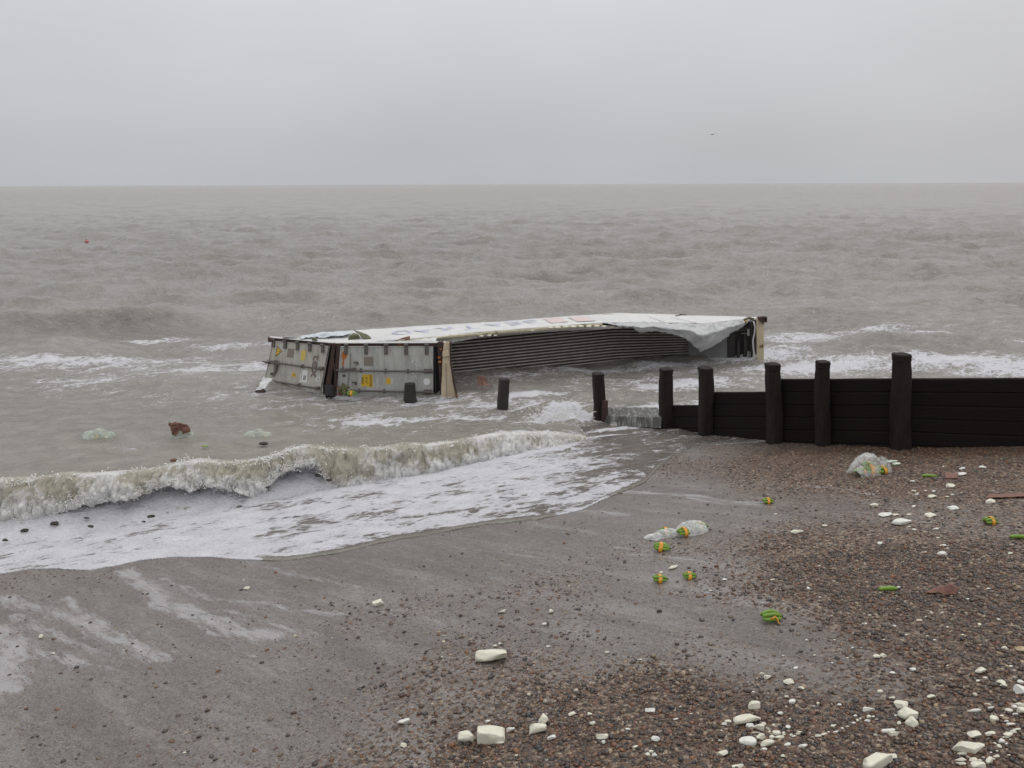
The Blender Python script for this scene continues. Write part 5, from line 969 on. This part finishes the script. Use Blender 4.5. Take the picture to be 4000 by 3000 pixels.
# ------------------------------------------------------------------ PALE CHUNKS (each a thing)
CH = [ # px, py, w, h, tilt, material, label
(1478,2355,44,28,0,'chunk','cream chunk alone on wet sand, left of centre'),(1918,2567,126,48,.03,'chunk','long layered cream slab alone in the middle of the dark sand'),(1961,2390,32,13,0,'chunk','small flat cream chip directly above the long layered slab'),
(1576,2820,50,22,.15,'chunk_pale','flat pale chunk at the left end of the bottom shingle, upper of two'),(1576,2913,28,18,0,'chunk','small cream lump below the flat pale chunk at the left end of the shingle'),(1820,2883,65,40,0,'chunk','angular cream chunk just left of the big notched block'),
(1918,2871,112,66,0,'chunk','big notched cream block at the bottom, left of centre'),(1994,2850,34,18,0,'chunk_pale','small chunk touching the right end of the big notched block'),(1953,2904,38,12,0,'chunk','thin sliver under the big notched block'),
(2125,2816,38,38,.8,'chunk','upright cream stub leaning behind the square chunk'),(2100,2848,70,36,0,'chunk','square cream chunk with an upright stub behind it'),(2154,2882,35,17,0,'chunk_pale','small pale chip below the square cream chunk'),(2235,2790,34,16,.2,'chunk','slanted cream chip right of the upright stub'),
(2538,2778,39,20,0,'chunk_pale','pale wedge at the top edge of the bottom shingle, centre'),(2352,2880,47,25,0,'chunk','pointed cream chunk at bottom centre with a small crumb under it'),(2560,2888,35,20,-.4,'chunk_pale','pale oval chunk right of the pointed chunk at bottom centre'),
(2996,2646,28,18,0,'chunk','cream lump on smooth sand just above the shingle, left of the jagged one'),(3080,2665,46,20,.1,'chunk','jagged cream piece on smooth sand above the bottom shingle'),(2944,2757,46,27,-.15,'chunk','cream chunk with pointed right end, above the big wavy slab'),
(3093,2744,26,19,0,'chunk_pale','pale block right of the chunk with pointed end'),(2919,2811,108,36,.02,'chunk','big wavy cream slab near the bottom right of centre'),(2961,2842,38,28,0,'chunk','rounded chunk directly under the big wavy slab'),(2927,2835,30,14,0,'chunk_pale','small pale chip under the middle of the big wavy slab'),
(2969,2882,30,28,-.8,'chunk','bent cream pair of lumps above the smooth oval stone'),(2919,2900,66,32,-.25,'chunk_pale','smooth oval white stone slanting down to the right, bottom shingle'),(2993,2905,50,32,.1,'chunk','cream chunk with raised right tip beside the smooth oval stone'),
(2952,2862,34,8,0,'chunk','thin flat cream sliver between two chunks'),(3033,2864,32,19,0,'chunk','cream chunk at the left start of the row of white chips'),(3044,2882,38,14,.1,'chunk','long cream chip in the row of white chips'),
(3120,2863,26,12,0,'chunk','small block chip in the middle of the row of white chips'),(3218,2870,27,13,0,'chunk','rounded chip at the right end of the row of white chips'),(3074,2909,28,14,0,'chunk_pale','diamond shaped white stone right of the chunk with raised tip'),(3135,2916,36,14,.1,'chunk_pale','leaf shaped flat white stone below the row of chips'),
(3392,2772,45,16,-.15,'chunk_pale','pointed white blade alone on the shingle, left of the two stacked blocks'),(3264,2860,32,9,.15,'chunk_pale','thin slanted white sliver right of the row of chips'),(2824,2946,40,19,.2,'chunk','cream wedge near the bottom edge under the big wavy slab'),
(2882,2996,46,14,0,'chunk','cream block cut by the bottom edge of the picture'),(3412,2978,150,54,.32,'chunk','very large slanted cream slab at the bottom edge, pointed at its left'),(3483,2957,28,24,0,'chunk','rounded lump behind the upper end of the very large slanted slab'),
(3423,2564,26,15,0,'chunk','left cream lump of the touching pair on smooth sand'),(3449,2561,24,15,0,'chunk','right cream lump of the touching pair on smooth sand'),(3516,2755,50,27,-.3,'chunk','pointed oval cream stone just above the two stacked blocks'),
(3542,2794,62,40,0,'chunk','upper and bigger of two stacked cream blocks at right'),(3561,2822,40,34,.3,'chunk','lower and smaller of two stacked cream blocks at right'),(3638,2722,35,14,0,'chunk','low cream chunk right of and above the stacked blocks'),
(3469,2856,52,13,0,'chunk_pale','flat white slab lying behind a rounded cream one'),(3489,2867,40,20,0,'chunk','rounded cream chunk in front of a flat white slab'),(3828,2620,44,21,.2,'chunk','cream chunk shaped like a shoe, alone at right'),
(3986,2535,36,24,0,'chunk_tan','tan brown stone cut by the right edge'),(3909,2666,30,18,0,'chunk','greenish cream chunk, upper of two, near the right edge'),(3920,2678,27,15,.2,'chunk','greenish cream chunk, lower of two, near the right edge'),(3988,2697,44,38,.1,'chunk_pale','large white boulder cut by the right edge'),
(3802,2775,54,13,0,'chunk_pale','long flat lens shaped white stone at right'),(3872,2765,33,8,0,'chunk_pale','thin white sliver right of the lens shaped stone'),(3979,2753,33,20,-.3,'chunk','slanted white chunk at the right edge above a bigger one'),(3991,2778,30,30,0,'chunk','square white block cut by the right edge'),
(3879,2809,35,26,.1,'chunk','small pyramid shaped cream chunk at right'),(3945,2829,33,12,0,'chunk_pale','flat white stone right of the pyramid shaped chunk'),(3803,2872,50,26,.1,'chunk','plump oval white stone above the biggest boulder'),(3866,2867,41,14,.1,'chunk','flat tilted white stone right of the plump oval one'),
(3935,2873,36,20,.3,'chunk','cream wedge near the right edge, lower of two touching'),(3955,2859,27,13,0,'chunk','small cream stone near the right edge, upper of two touching'),(3775,2923,118,56,-.1,'chunk','biggest cream boulder, domed, near the bottom right corner'),
(3822,2912,34,17,-.2,'chunk','cream tongue poking out behind the domed boulder'),(3757,2946,42,15,.05,'chunk','flat cream stone in front of the domed boulder'),(3750,2970,44,16,.1,'chunk','pale flat stone below the domed boulder, upper of two'),(3753,2984,36,12,-.2,'chunk','pale flat stone below the domed boulder, lower of two'),
(3801,2972,30,20,0,'chunk','cream lump at the left of the heap at the bottom edge'),(3861,2971,36,18,.2,'chunk','slanted block at the right of the heap at the bottom edge'),(3818,2992,56,26,0,'chunk','large crumbly chunk of the heap cut by the bottom edge'),
(3740,1853,72,14,0,'chunk_pale','long bone shaped white chunk lying over the brown cardboard strip'),(3710,1897,30,18,.2,'chunk','cream tooth shaped chunk below the brown cardboard strip'),(3835,1825,26,12,0,'chunk_pale','white chunk farthest up and right near the groyne'),(3758,1829,20,10,-.3,'chunk_pale','small white chunk above the bone shaped one'),
(3641,1939,32,14,0,'chunk','flat triangular cream chunk left of the wet runnel'),(3865,1958,34,15,0,'chunk','rectangular cream block below the long thin cardboard strip'),(3722,1983,35,17,0,'chunk_pale','oval white chunk between the rectangular block and the big angular one'),
(3633,2012,37,16,.1,'chunk','cream block with a cut right end, right of the big angular one'),(3520,2038,78,26,0,'chunk_pale','big angular white chunk on the shingle in the right middle'),(3483,1803,42,13,.1,'chunk_green','pale grey green shell of foam right of the bulging bag, upper'),
(3501,1812,26,13,.2,'chunk_green','mint green flake under the grey green one, right of the bulging bag'),(3413,1974,24,18,0,'chunk','square cream lump alone above the big angular chunk'),(3456,2010,52,18,.1,'chunk_pale','white wedge left of and above the big angular chunk'),(3496,2011,24,10,0,'chunk','small chip between the white wedge and the big angular chunk'),
(3110,2078,54,18,0,'chunk','brick shaped pale bar at the left edge of the shingle'),(3680,2162,34,20,0,'chunk_pale','white lump with flat chips above it, in the middle right shingle'),(2629,2215,50,13,.3,'chunk','long thin yellowish sliver above the close pair of banana bunches'),(965,2296,24,15,0,'chunk','cream pebble by the foam edge on the left'),(161,2485,17,19,0,'chunk','upper cream pebble in the streaked foam at far left'),(208,2552,13,9,0,'chunk','lower tiny cream pebble in the streaked foam at far left')]
SM = [(2153,2388,18,18),(2127,2438,18,10),(2303,2790,20,13),(2357,2901,17,14),(2314,2826,24,12),(1904,2820,22,11),(2482,2918,22,10),(2452,2850,22,12),(2529,2951,20,18),(2556,2950,22,18),(2543,2937,18,12),(1952,2514,12,8),(1934,2523,16,8),(2141,2526,20,8),(2371,2548,16,8),(2500,2577,17,6),(2020,2952,20,7),(1735,2482,16,5),
(3129,2689,22,12),(3108,2610,18,10),(2976,2630,20,7),(3048,2787,22,12),(3071,2722,14,10),(2941,2705,14,10),(2843,2819,26,12),(2827,2828,24,13),(2982,2829,20,12),(2984,2929,24,14),(3015,2882,22,17),(3077,2842,18,15),(3197,2875,27,10),(3237,2861,16,8),(3436,2701,24,13),(3484,2630,22,11),(3484,2726,28,9),(3278,2755,16,12),(3194,2748,11,11),
(3387,2817,25,11),(3392,2802,14,17),(3341,2796,18,9),(3349,2815,12,12),(3332,2824,18,9),(3252,2837,16,11),(2813,2894,16,9),(3058,2955,16,11),(3565,2616,23,12),(3510,2825,18,12),(3501,2795,16,7),(3924,2532,22,15),(3948,2603,14,8),(3825,2659,28,9),(3848,2647,20,6),(3896,2694,25,8),(3985,2664,24,15),(3861,2754,27,11),(3960,2761,18,13),(3939,2777,24,15),
(3965,2790,22,8),(3912,2797,15,8),(3930,2818,18,8),(3971,2850,27,9),(3909,2896,22,18),(3823,2971,21,10),(3855,2949,24,8),(3891,2955,24,10),(3893,2933,12,8),(3903,2916,18,14),(3564,1880,16,8),(3698,1940,16,7),(3580,1931,17,6),(3569,1918,14,7),(3648,1918,14,6),(3615,1917,10,5),(3720,1932,12,6),(3755,1924,7,6),(3569,1977,18,7),(3549,2010,18,7),(3654,2066,18,9),(3549,2057,18,5),
(3570,2068,14,6),(3664,2101,11,5),(3683,2131,24,9),(3701,2142,12,5),(3683,1822,8,6),(3221,2053,20,9),(3437,2122,20,11),(2582,2236,14,8),(2830,2264,17,9),(3018,2264,20,6),(3157,2298,12,10),(3946,2162,17,8),(3509,2294,14,7),(2776,2307,10,6),(3376,2437,18,8),(3590,2424,24,7),(3492,2446,17,8),(3825,2439,14,9),(3029,2008,14,5),(721,2940,18,6),
(3161,2866,14,7),(3176,2880,12,6),(3100,2876,16,7),(3090,2871,12,8),(3060,2862,12,7),(3062,2870,14,7),(3290,2845,12,6),(3310,2838,14,5),(3280,2852,10,5),(3262,2833,9,6),(3360,2807,10,7),(3410,2800,12,7),(3425,2810,12,6),(3085,2809,10,6),(3022,2832,12,6),(3005,2858,12,7),(2640,2810,22,9),(2700,2790,12,7),(2660,2760,12,8),(3540,2480,10,5),(3650,2500,12,6),(3700,2450,12,6),(3780,2340,12,6),(3860,2300,14,7),(3620,2410,14,6),(3760,2480,12,6),(3900,2420,14,7),
(3450,2500,14,5),(3350,2480,10,5),(3260,2500,10,5),(3330,2530,12,6),(3180,2560,12,5),(3250,2590,10,5),(3310,2570,12,6),(3060,2560,12,5),(3150,2500,10,5),(3870,2940,10,6),(3880,2965,16,7),(3840,2960,12,7),(3920,2880,10,6),(3930,2905,12,6),(3885,2905,12,8),(3790,2960,14,8),(3940,2950,12,6),(3600,2660,8,5),(3700,2600,8,5)]
def put_chunk(i, px, py, w, h, tilt, mat, label, cat, group=None):
    d_base = PB(px, py + h / 2); dep = depth_of(d_base); rx = w / 2 * dep / FPX; dn = unit(ray(px, py)); el_ = math.asin(-dn[2]); hh = h * dep / FPX
    # apparent height = thickness*cos(el) + footprint depth*sin(el)
    rz = .80 * hh / 2 / math.cos(el_); ry = min(.72 * hh / 2 / math.sin(el_), rx * 1.1)
    V, F = chunk_mesh(rx, ry, rz, 1000 + i * 13, 11 if w > 24 else 6, any(k_ in label for k_ in ('brick', 'rectangular', 'square', 'slab', 'block'))); c, s = math.cos(tilt), math.sin(tilt)
    # tilt turns the chunk on the ground
    f = tilt / math.sin(el_) if abs(tilt) < .5 else tilt; f = max(-.8, min(.8, f)); V = V @ np.array([[math.cos(f), math.sin(f), 0], [-math.sin(f), math.cos(f), 0], [0, 0, 1]])
    p_ = d_base + unit([dn[0], dn[1], 0]) * ry * .8; zg = float(beach(p_[0], p_[1]))
    V = V + np.outer(V[:, 0], [0, 0, .1012]) + np.outer(V[:, 1], [0, 0, -.1716])
    o = mobj('foam_chunk', fmesh('foam_chunk', V, F, M[mat], w < 30)); o.location = (p_[0], p_[1], zg + rz * .80); tag(o, label, cat, group)
    return o
for i, (px, py, w, h, tl, mt, lb) in enumerate(CH): put_chunk(i, px, py, w, h, tl, mt, lb, 'foam chunk', 'pale chunks washed up on the beach')
for i, (px, py, w, h) in enumerate(SM): put_chunk(300 + i, px, py, w, h, .0, 'chunk_pale' if i % 2 else 'chunk', 'tiny pale chip scattered on the beach', 'foam chip', 'tiny pale chips')
print('objects', len(bpy.data.objects))
